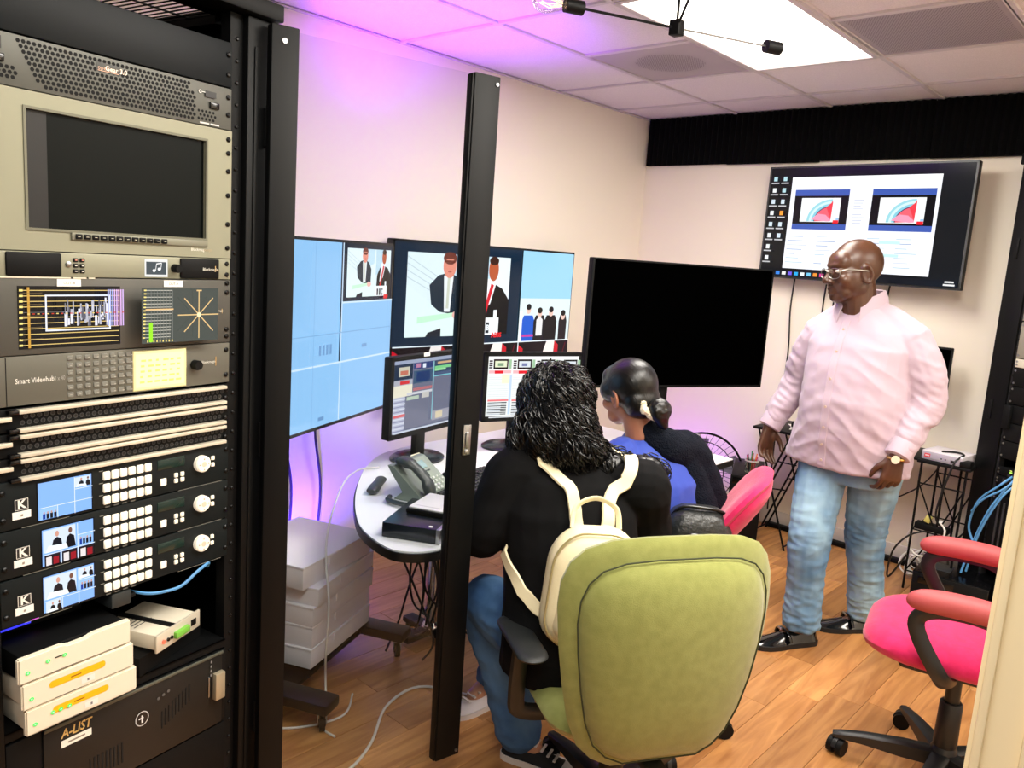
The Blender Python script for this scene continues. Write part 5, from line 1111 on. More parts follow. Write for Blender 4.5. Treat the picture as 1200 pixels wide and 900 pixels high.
# two pink chairs with loop arms
def pink_chair(label, loc, rz, seat_z, arms, rot, tilt, rad=.31, bh=.42, back=-.235):
    t = thing('office_chair', label, 'chair', loc, rz); star_base(t, rad, CHB, rot, seat_z=seat_z)
    b = MB(); pillow(b, rrect(.50, .50, .16, 8), .05, .055, lambda x_, y_: -.6*max(0, y_-.14)**2*2, Matrix.Translation((0, .03, seat_z+.005)), 7); b.build('seat', PINK, t)
    MB().box(-.15, .15, -.13, .12, seat_z-.075, seat_z-.045, r=.012).build('seat_pan', CHB, t); MB().box(-.05, .06, -.02, .17, seat_z-.125, seat_z-.07, r=.02).build('tilt_mechanism', CHB, t); MB().tube([(.05, .05, seat_z-.09), (.20, .06, seat_z-.10)], [.006, .009], 8).build('lever', CHB, t)
    BT = Matrix.Translation((0, back, seat_z+.035)) @ Matrix.Rotation(radians(tilt), 4, 'X') @ Matrix(((1, 0, 0, 0), (0, 0, 1, 0), (0, 1, 0, 0), (0, 0, 0, 1)))
    bend = lambda x_, y_: .6*x_*x_
    b = MB(); pillow(b, back_outline(.46, bh), .045, .01, bend, BT, 6); b.build('backrest', PINK, t)
    b = MB(); pillow(b, [(x_*.93, .02+y_*.92) for x_, y_ in back_outline(.46, bh)], -.004, .035, lambda x_, y_: bend(x_, y_)-.006, BT, 6); b.build('back_panel', PINK, t)
    MB().tube(smoothpath([(0, -.05, seat_z-.07), (0, -.25, seat_z-.06), (0, -.30, seat_z+.04), tuple(BT @ V((0, .14, -.03)))], 5), .022, 8, flat=.6).build('back_bar', CHB, t)
    if arms:
        for s_ in (-1, 1):
            x_ = s_*.285
            MB().tube(smoothpath([(x_*.7, -.08, seat_z-.06), (x_, -.11, seat_z-.01), (x_*1.02, -.13, seat_z+.12), (x_*1.02, -.06, seat_z+.185), (x_*1.02, .08, seat_z+.185), (x_*1.02, .13, seat_z+.13), (x_, .05, seat_z-.01), (x_*.7, .02, seat_z-.06)], 6), .024, 10, flat=.55, up=(1, 0, 0)).build('arm_loop', CHB, t)
            b = MB(); rings = []
            for i in range(15):
                q = sin(pi/2*(-1+2*i/14)); e = max(.12, (1-abs(q)**5)**.45); rings.append([(x_*1.02+.036*e*cos(a), .01+.155*q, seat_z+.215+.036*e*sin(a)-.012*q*q) for a in [j*2*pi/14 for j in range(14)]])
            b.loft(rings).build('arm_pad', ARMR, t)
    return t
pink_chair('magenta office chair with red armrests, empty at the right doorway', (-.49, 2.76, 0), radians(102), .49, True, .42, 8)
pink_chair('magenta office chair under the woman in blue, tilted backrest', (-1.455, 2.535, 0), radians(112), .445, False, -.96, 34, rad=.36, bh=.50, back=-.075)
bg_ = thing('black_handbag', 'black leather bag lying on the magenta chair seat behind the woman in blue', 'bag', (-1.265, 2.415, .497), radians(35))
b = MB(); pillow(b, rrect(.24, .18, .06), .15, .145, lambda x_, y_: 0, Matrix.Translation((0, 0, .145)), 6); b.build('bag_body', mat('black_leather', (34, 36, 36), .35, bump=(60, .4, .01)), bg_)
MB().tube(smoothpath([(-.10, .0, .24), (-.07, -.03, .295), (.0, -.04, .305), (.08, -.03, .29), (.11, 0, .23)], 5), .010, 8, flat=.5).build('strap', mat('black_leather_strap', (24, 25, 26), .35), bg_)
MB().tube(smoothpath([(-.09, -.07, .20), (-.02, -.09, .225), (.06, -.08, .21)], 5), .004, 6).build('zip', BLACKG, bg_)
# ------------------------------------------------------------------ people
from mathutils.bvhtree import BVHTree
class Body(MB):
    def limb(s, pts, r, n=14, sub=6, ends=True):
        P = [V((*p, q)) if False else V(p) for p in pts]; path = smoothpath(P, sub)
        k = len(pts); R = []
        for i in range(len(path)):
            t = i/sub; j = min(int(t), k-2); a = t-j; a = a*a*(3-2*a); R.append(r[j]*(1-a)+r[j+1]*a)
        if ends:
            d0 = (path[0]-path[1]).normalized(); d1 = (path[-1]-path[-2]).normalized()
            path = [path[0]+d0*R[0]*.85, path[0]+d0*R[0]*.5]+path+[path[-1]+d1*R[-1]*.5, path[-1]+d1*R[-1]*.85]; R = [R[0]*.35, R[0]*.8]+R+[R[-1]*.8, R[-1]*.35]
        return s.tube(path, R, n)
    def rings(s, lst, n=22):
        """lst of (centre, right axis * half width, forward axis * half depth)"""
        return s.loft([[V(c)+V(a)*(cos(t)*(abs(cos(t))**-.15 if abs(cos(t)) > .01 else 1))+V(b)*sin(t) for t in [2*pi*j/n for j in range(n)]] for c, a, b in lst])
    def ball(s, c, r, T=None): return s.ell(c, r if isinstance(r, (tuple, list)) else (r, r, r), 44, 26, T)
def remesh(mb, voxel, it=5, disp=None, name='m'):
    me = mb.mesh('tmp'); o = bpy.data.objects.new('tmp', me); COL.objects.link(o)
    m = o.modifiers.new('r', 'REMESH'); m.mode = 'VOXEL'; m.voxel_size = voxel
    s = o.modifiers.new('s', 'SMOOTH'); s.factor = .5; s.iterations = it
    dg = bpy.context.evaluated_depsgraph_get(); me2 = bpy.data.meshes.new_from_object(o.evaluated_get(dg))
    bpy.data.objects.remove(o); bpy.data.meshes.remove(me); me2.name = name
    if disp:
        co = [v.co.copy() for v in me2.vertices]; no = [v.normal.copy() for v in me2.vertices]
        for v, c, q in zip(me2.vertices, co, no): v.co = c+q*disp(c)
    me2.polygons.foreach_set('use_smooth', [True]*len(me2.polygons)); me2.update(); return me2
def put(me, name, m, parent, world=True):
    """mesh given in world space, made local to its unrotated parent"""
    if world: me.transform(Matrix.Translation(-parent.location))
    me.materials.clear(); me.materials.append(m); o = bpy.data.objects.new(name, me); COL.objects.link(o); o.parent = parent; return o
def wput(mb, name, m, parent, smooth=38):
    o = mb.build(name, m, parent, smooth); top_ = parent
    while top_.parent: top_ = top_.parent
    o.data.transform(Matrix.Translation(-top_.location)); return o
def bvh_of(me): return BVHTree.FromPolygons([v.co.copy() for v in me.vertices], [tuple(p.vertices) for p in me.polygons])
def frame(c, yaw, pitch=0, roll=0, s=1):
    """local x = person's right, y = forward, z = up"""
    return Matrix.Translation(c) @ Matrix.Rotation(yaw-pi/2, 4, 'Z') @ Matrix.Rotation(pitch, 4, 'X') @ Matrix.Rotation(roll, 4, 'Y') @ Matrix.Diagonal((s, s, s, 1))
def head_shape(B, T, face=True, neck=.058, necklen=.13, jaw=1):
    b = Body()
    b.ball((0, -.018, .030), (.077, .098, .092)); b.ball((0, .025, -.030), (.066*jaw, .072, .085)); b.ball((0, .060, -.092), (.036*jaw, .030, .026)); b.ball((0, .0, -.06), (.062*jaw, .06, .05))
    b.ball((0, .05, .035), (.058, .045, .05))
    if face:
        b.limb([(0, .088, .012), (0, .104, -.012), (0, .114, -.030)], [.010, .011, .0145], 10, 3); b.ball((-.014, .102, -.034), (.012, .012, .010)); b.ball((.014, .102, -.034), (.012, .012, .010))
        b.limb([(-.044, .070, .026), (-.02, .088, .027), (0, .090, .024), (.02, .088, .027), (.044, .070, .026)], [.008, .010, .009, .010, .008], 10, 3)
        for q in (-1, 1): b.ball((q*.042, .060, -.030), (.026, .028, .026)); b.ball((q*.031, .079, .006), (.016, .011, .009)); b.ball((q*.034, .05, -.075), (.026, .028, .030))
        b.limb([(-.024, .082, -.064), (-.008, .095, -.061), (0, .095, -.0625), (.008, .095, -.061), (.024, .082, -.064)], [.005, .007, .0065, .007, .005], 10, 3)
        b.limb([(-.021, .082, -.073), (0, .094, -.076), (.021, .082, -.073)], [.005, .0085, .005], 10, 4)
    for q in (-1, 1):
        Te = Matrix.Translation((q*.077, -.008, -.012)) @ Matrix.Rotation(q*.35, 4, 'Z') @ Matrix.Rotation(-.15, 4, 'X')
        b.tube([(q*.006, .018*cos(a), .032*sin(a)+.002) for a in [i*2*pi/12 for i in range(12)]], .0065, 8, closed=True, T=Te); b.ball((0, 0, 0), (.006, .016, .028), Te)
    b.limb([(0, -.020, -.05), (0, -.03, -.05-necklen)], [neck, neck*1.06], 16, 4)
    B.add(b.v, b.f, None, T)
def hand_shape(B, T, side, curl=.5, spread=.0225, s=1.0, curls=None):
    """wrist at the origin, fingers down -z, palm faces +y, thumb towards +x*side"""
    b = Body()
    b.rings([((0, 0, .03), (.027, 0, 0), (0, .020, 0)), ((0, 0, 0), (.028, 0, 0), (0, .019, 0)), ((.0, 0, -.03), (.036, 0, 0), (0, .017, 0)), ((0, 0, -.07), (.042, 0, 0), (0, .015, 0)), ((0, .001, -.094), (.040, 0, 0), (0, .012, 0))], 16)
    b.ball((side*.024, .012, -.035), (.018, .015, .028))
    for i, (x_, L) in enumerate(((side*1.5, .072), (side*.5, .082), (side*-.5, .076), (side*-1.5, .060))):
        x0 = x_*spread; c = (curls[i] if curls else curl); p = V((x0, 0, -.088)); d = V((x_*.04, 0, -1)); pts = [p+V((0, 0, .012)), p]; a = 0
        for seg, w_ in ((.45, .7), (.31, 1.0), (.24, .8)):
            a += c*w_; q = V((x_*.05, sin(a), -cos(a))).normalized(); p = p+q*L*seg; pts.append(p.copy())
        b.limb(pts, [.0095, .0098, .0090, .0084, .0070], 10, 4)
    b.limb([(side*.022, .008, -.022), (side*.046, .018, -.046), (side*.056, .030, -.072), (side*.054, .042, -.094)], [.013, .0125, .0105, .0085], 10, 4)
    B.add([p for p in b.v], b.f, None, T @ Matrix.Diagonal((s, s, s, 1)))
def aim(p, down, palm):
    """matrix placing a hand: local -z along `down`, local +y along `palm`"""
    z = -V(down).normalized(); y = V(palm)-z*V(palm).dot(z); y.normalize(); x = y.cross(z)
    return Matrix(((x.x, y.x, z.x, p[0]), (x.y, y.y, z.y, p[1]), (x.z, y.z, z.z, p[2]), (0, 0, 0, 1)))
def folds(amp, f1, ax=(1, 1, 1), seed=0):
    def fn(c):
        q = V((c.x*ax[0]*f1+seed, c.y*ax[1]*f1, c.z*ax[2]*f1)); n1 = noise.noise(q); n2 = noise.noise(q*2.1+V((5, 3, 1)))
        return amp*((1-abs(n1)*2)*.6+n2*.4)
    return fn
def shoe(parent, heel, d, L, w_, m, sole, top=.075, high=False):
    d = V((*d, 0)).normalized(); T = Matrix.Translation(heel) @ Matrix.Rotation(atan2(d.y, d.x)-pi/2, 4, 'Z'); b = Body(); rings = []
    for t_, hw_, h_ in ((0, .55, .62), (.06, .78, .95), (.2, .85, 1.0), (.36, .82, .92), (.5, .90, .70), (.66, 1.0, .52), (.82, .96, .40), (.93, .72, .30), (1.0, .36, .20)):
        z1 = top*h_; rings.append([(w_/2*hw_*cos(a)*(1 if sin(a) < .2 else .82), L*t_, max(.016, .016+(z1-.016)*max(0, sin(a)))) for a in [-pi/10+(pi*1.2)*j/11 for j in range(12)]])
    b.loft(rings, T=T); u = wput(b, 'shoe_upper', m, parent, 50)
    s_ = MB(); outl = []
    for t_, hw_ in ((-.02, .4), (0, .62), (.06, .84), (.2, .90), (.36, .88), (.5, .95), (.66, 1.05), (.82, 1.0), (.93, .78), (1.0, .45), (1.02, .2)): outl.append((w_/2*hw_, L*t_))
    s_.prism([(x_, y_) for x_, y_ in outl]+[(-x_, y_) for x_, y_ in outl[::-1]], 0, .02, T=T); wput(s_, 'shoe_sole', sole, u); return T, u
def ribbon(pts, nrm, w_, th, name, m, parent):
    pts = [V(p) for p in pts]; R = []
    for i, p in enumerate(pts):
        t = (pts[min(i+1, len(pts)-1)]-pts[max(i-1, 0)]).normalized(); n_ = nrm[i]; n_ = (n_-t*n_.dot(t)).normalized(); s_ = t.cross(n_)
        R.append([p+s_*w_/2*a+n_*b*th for a, b in ((-1, 0), (-.85, 1), (.85, 1), (1, 0), (.85, -.5), (-.85, -.5))])
    b = MB(); b.loft(R); return wput(b, name, m, parent)
def on_surface(bv, pts, off, sub=6):
    P = smoothpath(pts, sub); o, n_ = [], []
    for p in P:
        h = bv.find_nearest(p); q = h[1]; 
        if (p-h[0]).length > 1e-5 and q.dot(p-h[0]) < 0 and (p-h[0]).length > .03: pass
        o.append(h[0]+q*off); n_.append(q)
    for _ in range(2):
        n2 = [n_[0]]+[(n_[i-1]+n_[i]+n_[i+1]).normalized() for i in range(1, len(n_)-1)]+[n_[-1]]; n_ = n2
    return o, n_
def eyes(parent, T, iris=(50, 30, 20)):
    for q in (-1, 1):
        e = wput(Body().ball((q*.031, .0795, .002), (.0125, .0125, .0105), None) if False else MB().add(*(lambda B: (B.v, B.f))(Body().ball((q*.031, .0795, .004), (.0150, .0125, .0080))), None, T), 'eye', mat('eye_white', (225, 215, 205), .25), parent)
        wput(MB().add(*(lambda B: (B.v, B.f))(Body().ball((q*.031, .0895, .003), (.0040, .0022, .0042))), None, T), 'iris', mat('dark_iris', iris, .2), e)

# ---------- standing man in a pale pink shirt
M0 = V((-1.12, 3.5, 0)); E_, F_ = V((.996, -.087, 0)), V((-.087, -.996, 0))      # his left, his front
def mp(u, z, fwd=0): return M0+E_*u+F_*fwd+V((0, 0, z))
SKIN = mat('dark_brown_skin', (86, 54, 36), .36, bump=(250, .06, .002), var=(14, (72, 44, 29)))
man = thing('person', 'standing bald man in a pale pink shirt, blue jeans and glasses', 'person', (-1.12, 3.5, 0))
HT = frame(mp(-.105, 1.633, .05), radians(232), -.10, .03, 1.10)
kR, kL = V((-1.215, 3.33, .49)), V((-1.075, 3.60, .50)); aR, aL = V((-1.215, 3.36, .095)), V((-1.065, 3.74, .095))
hR, hL = mp(-.145, .90, -.01), mp(.085, .90, -.01)
sR, sL = mp(-.232, 1.345, -.01), mp(.142, 1.355, -.02); eR, eL = mp(-.335, 1.115, -.04), mp(.232, 1.13, -.02); wR, wL = mp(-.395, .905, .06), mp(.205, .910, .125)
B = Body()
head_shape(B, HT, True, .064, .14, 1.12)
B.ball(mp(-.06, 1.38, -.02), .085)
B.rings([(mp(-.03, .82), E_*.17, F_*.12), (mp(-.03, 1.0), E_*.18, F_*.14), (mp(-.04, 1.2), E_*.19, F_*.13), (mp(-.05, 1.36, -.01), E_*.17, F_*.095), (mp(-.06, 1.45, -.02), E_*.07, F_*.06)])
B.limb([sR, eR, wR], [.055, .045, .030]); B.limb([sL, eL, wL], [.055, .045, .030])
B.limb([hR, hR*.55+kR*.45, kR, kR*.45+aR*.55, aR], [.08, .065, .05, .045, .036]); B.limb([hL, hL*.55+kL*.45, kL, kL*.45+aL*.55, aL], [.08, .065, .05, .045, .036])
B.limb([aR-V((0, 0, .03)), aR+V((-.06, -.10, -.065))], [.034, .018]); B.limb([aL-V((0, 0, .03)), aL+V((-.08, -.09, -.065))], [.034, .018])
hand_shape(B, aim(wR, (-.02, -.10, -1), (.9, -.35, 0)), -1, .42, s=1.06, curls=(.30, .40, .48, .55))
hand_shape(B, aim(wL, (-.10, -.06, -1), (-.75, .65, 0)), -1, .75, s=1.08, curls=(.55, .62, .85, .95))
bodym = put(remesh(B, .0042, 3, name='body'), 'body', SKIN, man)
eyes(man, HT)
# shirt
SHIRT = mat('pale_pink_cotton', (186, 166, 178), .8, bump=(900, .12, .001), sheen=.2, spec=.2)
S = Body()
S.rings([(mp(-.04, .810, .02), E_*.262, F_*.165), (mp(-.035, .87, .02), E_*.252, F_*.175), (mp(-.03, .98, .02), E_*.238, F_*.185), (mp(-.03, 1.10, .02), E_*.228, F_*.185), (mp(-.04, 1.22, .01), E_*.225, F_*.172), (mp(-.045, 1.32, .0), E_*.228, F_*.150), (mp(-.05, 1.39, -.01), E_*.205, F_*.125), (mp(-.06, 1.445, -.015), E_*.150, F_*.100), (mp(-.07, 1.49, -.02), E_*.092, F_*.086), (mp(-.075, 1.515, -.02), E_*.080, F_*.080)])
S.limb([mp(-.12, 1.47, -.02), mp(-.185, 1.415, -.015), mp(-.24, 1.352, -.01)], [.052, .062, .076]); S.limb([mp(-.02, 1.475, -.02), mp(.07, 1.425, -.02), mp(.15, 1.362, -.02)], [.052, .064, .080])
cufR, cufL = wR+(eR-wR).normalized()*.045, wL+(eL-wL).normalized()*.045
S.limb([sR+V((.06, 0, .0)), sR, (sR+eR)/2-E_*.015, eR, (eR*.55+wR*.45), cufR], [.062, .078, .075, .067, .056, .046]); S.limb([sL-V((.06, 0, .0)), sL, (sL+eL)/2+E_*.02, eL, (eL*.55+wL*.45), cufL], [.062, .081, .080, .070, .058, .048])
g1, g2 = folds(.0060, 6, (1, 1, 2.0), 3), folds(.0075, 13, (1, 1, 1.7), 9)
f1 = lambda c: g1(V((c.x, c.y, c.z+.45*abs(c.x+1.2)))); f2 = lambda c: g2(V((c.x, c.y, c.z+.5*c.x)))
def shirt_disp(c):
    u = (c-M0).dot(E_); arm = max(0, min(1, (abs(u+.04)-.20)/.06)); low = max(0, min(1, (1.25-c.z)/.3)); return f1(c)*(1+low*.8)+f2(c)*(arm*.9+low*.35)
sm_ = remesh(S, .0055, 4, shirt_disp, 'shirt'); bv = bvh_of(sm_); put(sm_, 'shirt', SHIRT, man); shirt = bpy.data.objects[-1] if False else [c for c in kids(man) if c.name.startswith('shirt')][0]
# placket, buttons, collar, cuffs, pocket seam
front = [mp(-.085, 1.43, .3), mp(-.082, 1.30, .35), mp(-.075, 1.15, .35), mp(-.07, 1.0, .35), mp(-.07, .9, .35), mp(-.068, .82, .35)]
fp_, fn_ = [], []
for p in smoothpath(front, 8):
    h = bv.ray_cast(p, -F_)
    if h[0] is not None: fp_.append(h[0]+h[1]*.001); fn_.append(F_*.8+h[1]*.2)
ribbon(fp_, fn_, .034, .0025, 'placket', SHIRT, man)
for i in range(7):
    j = min(len(fp_)-2, 3+int(i*(len(fp_)-5)/6.3)); n_ = fn_[j].normalized(); b = MB().cyl(fp_[j]+n_*.002, fp_[j]+n_*.005, .0055, 12); wput(b, 'button', mat('tan_button', (196, 170, 150), .4), man)
for s_ in (-1, 1):
    c0 = mp(-.080, 1.515, -.015); R_ = []
    # collar stand and folded leaf
    pts = []
    for i in range(9):
        a = radians(-80+s_*0)+i*0; t = i/8; an = pi/2-s_*(.42+t*2.6); pts.append(c0+(E_*cos(an)*.082+F_*sin(an)*.088)+V((0, 0, -.004+.050*min(1, t*2.2))))
    for i, p in enumerate(pts):
        t = i/8; out = (p-c0); out.z = 0; out.normalize(); drop = .058+.035*max(0, 1-t*3.2); tip = p+out*(.022+.012*max(0, 1-t*4))+V((0, 0, -drop))
        R_.append([p-out*.003, p+out*.003+V((0, 0, .004)), (p+tip)/2+out*.008, tip+out*.003, tip-out*.001, (p+tip)/2+out*.003])
    b = MB(); b.loft(R_); wput(b, 'collar_leaf', SHIRT, man, 60)
for wv, cf in ((wR, cufR), (wL, cufL)):
    d_ = ((eR if wv is wR else eL)-wv).normalized(); b = MB(); b.tube([cf-d_*.046, cf-d_*.042, cf+d_*.020, cf+d_*.025], [.044, .0505, .0535, .051], 20); wput(b, 'cuff', SHIRT, man)
# jeans
DENIM = mat('washed_blue_denim', (80, 118, 156), .85, bump=(700, .3, .002), var=(5, (150, 180, 196)), spec=.15, stretch=(1, 1, .6))
J = Body(); J.rings([(mp(-.03, .97), E_*.205, F_*.15), (mp(-.03, .88), E_*.215, F_*.155), (mp(-.03, .80), E_*.21, F_*.145), (mp(-.03, .74), E_*.19, F_*.12)])
J.limb([hR, hR*.55+kR*.45, kR, kR*.45+aR*.55, aR+V((0, 0, -.015))], [.118, .102, .085, .076, .074], ends=False); J.limb([hL, hL*.55+kL*.45, kL, kL*.45+aL*.55, aL+V((0, 0, -.02))], [.118, .102, .084, .074, .072], ends=False)
j1, j2 = folds(.0065, 8, (1, 1, 2.2), 1), folds(.013, 12, (1, 1, 2.4), 7)
jm = put(remesh(J, .006, 4, lambda c: j1(c)+j2(c)*(max(0, min(1, (.34-c.z)/.2))+.6*max(0, 1-abs(c.z-.52)/.14)), 'jeans'), 'jeans', DENIM, man)
LOAF = mat('polished_black_leather', (10, 10, 11), .14, coat=.5); SOLE = mat('black_rubber_sole', (12, 12, 12), .6)
for a_, d_ in ((aR, (-.50, -.86)), (aL, (-.68, -.73))):
    dv = V((*d_, 0)).normalized(); hl = V((a_.x, a_.y, 0))-dv*.075; T, u = shoe(man, hl, d_, .315, .112, LOAF, SOLE, .088)
    b = MB(); b.tube(smoothpath([T @ V(p) for p in ((-.054, .155, .030), (-.040, .158, .058), (0, .160, .070), (.040, .158, .058), (.054, .155, .030))], 4), .010, 8, flat=.4); wput(b, 'shoe_strap', LOAF, man); wput(MB().box(.005, .030, .148, .172, .064, .072, r=.002, T=T), 'buckle', STEEL, man)
# glasses
GLF = mat('silver_glasses_frame', (150, 146, 138), .3, .9)
gl = MB()
for q in (-1, 1):
    gl.tube([HT @ V((q*.036+.029*cos(a)*(1 if abs(cos(a)) < .9 else .97), .108-abs(q*.036+.029*cos(a))*.20, -.004+.0195*(abs(sin(a))**.7)*(1 if sin(a) > 0 else -1))) for a in [i*2*pi/18 for i in range(18)]], .0015, 6, closed=True)
    gl.tube(smoothpath([HT @ V(p) for p in ((q*.065, .094, .004), (q*.078, .070, .010), (q*.082, .02, .006), (q*.082, -.02, .0))], 4), .0026, 6)
gl.tube([HT @ V(p) for p in ((-.009, .106, .002), (0, .111, .005), (.009, .106, .002))], .002, 6)
gf = wput(gl, 'glasses_frame', GLF, man)
for q in (-1, 1):
    b = MB(); b.add([HT @ V((q*.036+.0285*cos(a), .1075-abs(q*.036+.0285*cos(a))*.20, -.004+.019*(abs(sin(a))**.7)*(1 if sin(a) > 0 else -1))) for a in [-i*2*pi/18 for i in range(18)]], [tuple(range(18))]); wput(b, 'lens', glass_mat('lens_glass', (.99, .99, .98), .3) if 'lens_glass' not in MATS else MATS['lens_glass'], gf)
# wrist watch on his left wrist
d_ = (wL-eL).normalized(); wc = wL+d_*.004
b = MB(); b.tube([wc+(E_*cos(a)*.032+F_*sin(a)*.027) for a in [i*2*pi/20 for i in range(20)]], .006, 8, closed=True, up=(0, 0, 1)); wt = wput(b, 'wrist_watch', mat('gold_metal', (210, 180, 110), .25, .9), man)
b = MB().cyl(wc+E_*.010+F_*.026, wc+E_*.012+F_*.036, .016, 20); wput(b, 'watch_face', mat('cream_dial', (235, 228, 200), .3), wt)

# ---------- woman with curly hair in the black hoodie
HOOD = mat('black_hoodie_fleece', (11, 11, 12), .9, bump=(600, .15, .002), spec=.15)
SK2 = mat('light_brown_skin', (190, 138, 108), .45)
w1 = thing('person', 'woman with long curly black hair in a black hoodie seen from behind', 'person', (-1.32, 1.80, 0))
yaw = radians(134); f1_ = V((cos(yaw), sin(yaw), 0)); r1_ = V((sin(yaw), -cos(yaw), 0))
pel, mid_, che, nb_ = V((-1.285, 1.765, .50)), V((-1.33, 1.79, .70)), V((-1.375, 1.815, .88)), V((-1.425, 1.86, 1.02))
H1 = frame(V((-1.495, 1.865, 1.155)), radians(138), -.28, .05, 1.0)
s1L, s1R = V((-1.505, 1.705, .965)), V((-1.222, 1.965, .955)); e1L, e1R = V((-1.555, 1.64, .775)), V((-1.27, 2.10, .76)); w1L, w1R = V((-1.76, 1.83, .790)), V((-1.62, 2.20, .785))
h1L, h1R = pel-r1_*.09, pel+r1_*.09; k1L, k1R = V((-1.63, 1.75, .51)), V((-1.62, 2.10, .50)); a1L, a1R = V((-1.495, 1.81, .10)), V((-1.78, 1.99, .10))
B = Body(); head_shape(B, H1, True, .050, .12, .95)
B.rings([(pel, r1_*.16, f1_*.11), (mid_, r1_*.135, f1_*.10), (che, r1_*.15, f1_*.10), (nb_, r1_*.08, f1_*.06)])
B.limb([s1L, e1L, w1L], [.045, .038, .026]); B.limb([s1R, e1R, w1R], [.045, .038, .026]); B.limb([h1L, h1L*.5+k1L*.5, k1L, k1L*.5+a1L*.5, a1L], [.07, .06, .048, .04, .03]); B.limb([h1R, h1R*.5+k1R*.5, k1R, k1R*.5+a1R*.5, a1R], [.07, .06, .048, .04, .03])
hand_shape(B, aim(w1L, (-.75, .62, -.10), (0, 0, -1)), 1, .28, s=.92); hand_shape(B, aim(w1R, (-.95, -.05, -.10), (0, 0, -1)), -1, .28, s=.92)
B.limb([a1L, a1L+V((.05, .03, -.06))], [.034, .028]); B.limb([a1R, a1R+V((-.02, -.08, -.06))], [.034, .028])
put(remesh(B, .0048, 3, name='body'), 'body', SK2, w1); eyes(w1, H1)
S = Body(); S.rings([(pel+V((-.0, 0, -.075)), r1_*.205, f1_*.165), (pel, r1_*.205, f1_*.165), (V(mid_), r1_*.195, f1_*.145), (che, r1_*.205, f1_*.140), (V((-1.395, 1.83, .965)), r1_*.185, f1_*.115), (nb_+V((0, 0, .01)), r1_*.085, f1_*.075)])
S.limb([s1L+r1_*.05, s1L, (s1L+e1L)/2-f1_*.01, e1L, (e1L+w1L)/2, w1L], [.075, .080, .075, .068, .056, .040], ends=True); S.limb([s1R-r1_*.05, s1R, (s1R+e1R)/2, e1R, (e1R+w1R)/2, w1R], [.075, .08, .072, .066, .054, .040])
S.limb([nb_+r1_*-.085+f1_*.02+V((0, 0, .015)), nb_-f1_*.085-r1_*.055+V((0, 0, -.06)), nb_-f1_*.125+V((0, 0, -.095)), nb_-f1_*.085+r1_*.065+V((0, 0, -.06)), nb_+r1_*.09+f1_*.02+V((0, 0, .012))], [.032, .046, .054, .046, .032])
hm = remesh(S, .0055, 4, folds(.006, 8, (1, 1, 1.3), 2), 'hoodie'); hv = bvh_of(hm); put(hm, 'hoodie', HOOD, w1)
b = Body(); b.limb([nb_-r1_*.10-f1_*.03+V((0, 0, -.01)), nb_-f1_*.125-r1_*.05+V((0, 0, -.085)), nb_-f1_*.165+V((0, 0, -.13)), nb_-f1_*.13+r1_*.06+V((0, 0, -.09)), nb_+r1_*.11-f1_*.03+V((0, 0, -.005))], [.012, .02, .026, .02, .012]); put(remesh(b, .005, 3, folds(.004, 14), 'hood_edge'), 'hood_edge', mat('hood_charcoal', (26, 26, 27), .85, spec=.2), w1)
DEN2 = mat('mid_blue_denim', (58, 92, 136), .85, bump=(700, .3, .002), var=(8, (84, 120, 160)), spec=.15)
J = Body(); J.rings([(pel+V((0, 0, -.07)), r1_*.17, f1_*.13), (pel, r1_*.175, f1_*.13), (pel+V((0, 0, .10)), r1_*.16, f1_*.12)]); J.limb([h1L, h1L*.5+k1L*.5, k1L, k1L*.5+a1L*.5, a1L], [.10, .09, .078, .070, .074]); J.limb([h1R, h1R*.5+k1R*.5, k1R, k1R*.5+a1R*.5, a1R], [.10, .09, .078, .066, .066])
put(remesh(J, .006, 4, folds(.006, 12, (1, 1, 1.8), 4), 'jeans'), 'jeans', DEN2, w1)
CANV = mat('black_canvas', (22, 22, 24), .8); RUB = mat('white_rubber', (226, 218, 212), .5)
T, u = shoe(w1, V((-1.545, 1.80, 0)), (.88, .30), .25, .092, CANV, RUB, .075)
wput(MB().box(-.045, .045, .205, .255, .018, .034, r=.006, T=T), 'toe_cap', RUB, w1)
for i in range(4): wput(MB().box(-.022, .022, .11+.022*i, .118+.022*i, .070-.010*i, .074-.010*i, T=T), 'lace', RUB, w1)
T, u = shoe(w1, V((-1.775, 2.05, 0)), (-.12, -1), .25, .092, mat('white_sneaker_leather', (222, 212, 214), .5), RUB, .080)
for i in range(4): wput(MB().box(-.022, .022, .11+.022*i, .118+.022*i, .074-.010*i, .079-.010*i, T=T), 'lace', RUB, w1)
# curly hair: a soft core and many coiled locks
HAIR = mat('glossy_black_hair', (6, 5, 6), .36, spec=.42)
C_ = Body(); hc = V((-1.490, 1.860, 1.165))
C_.ball((0, -.012, .022), (.098, .116, .108), H1); C_.ball((0, -.075, -.075), (.110, .075, .095), H1); C_.ball((.055, -.085, -.13), (.085, .07, .055), H1); C_.ball((-.07, -.045, -.12), (.055, .06, .075), H1)
C_.ball(tuple(V((-1.335, 1.935, 1.0))), (.075, .075, .045)); C_.ball(tuple(V((-1.40, 1.86, 1.015))), (.085, .085, .05)); C_.ball(tuple(V((-1.25, 2.0, .99))), (.07, .07, .045))
cm = remesh(C_, .007, 4, folds(.008, 26), 'hair'); cv_ = bvh_of(cm); ho = put(cm, 'hair', HAIR, w1)
rnd = random.Random(9); L_ = MB(); H1i = H1.inverted()
lows = [V((-1.20, 2.03, .955)), V((-1.23, 1.99, .945)), V((-1.27, 1.985, .97)), V((-1.33, 1.94, .97)), V((-1.40, 1.86, .985)), V((-1.47, 1.79, 1.0)), V((-1.22, 2.0, .975)), V((-1.53, 1.76, 1.0)), V((-1.30, 1.90, .955))]
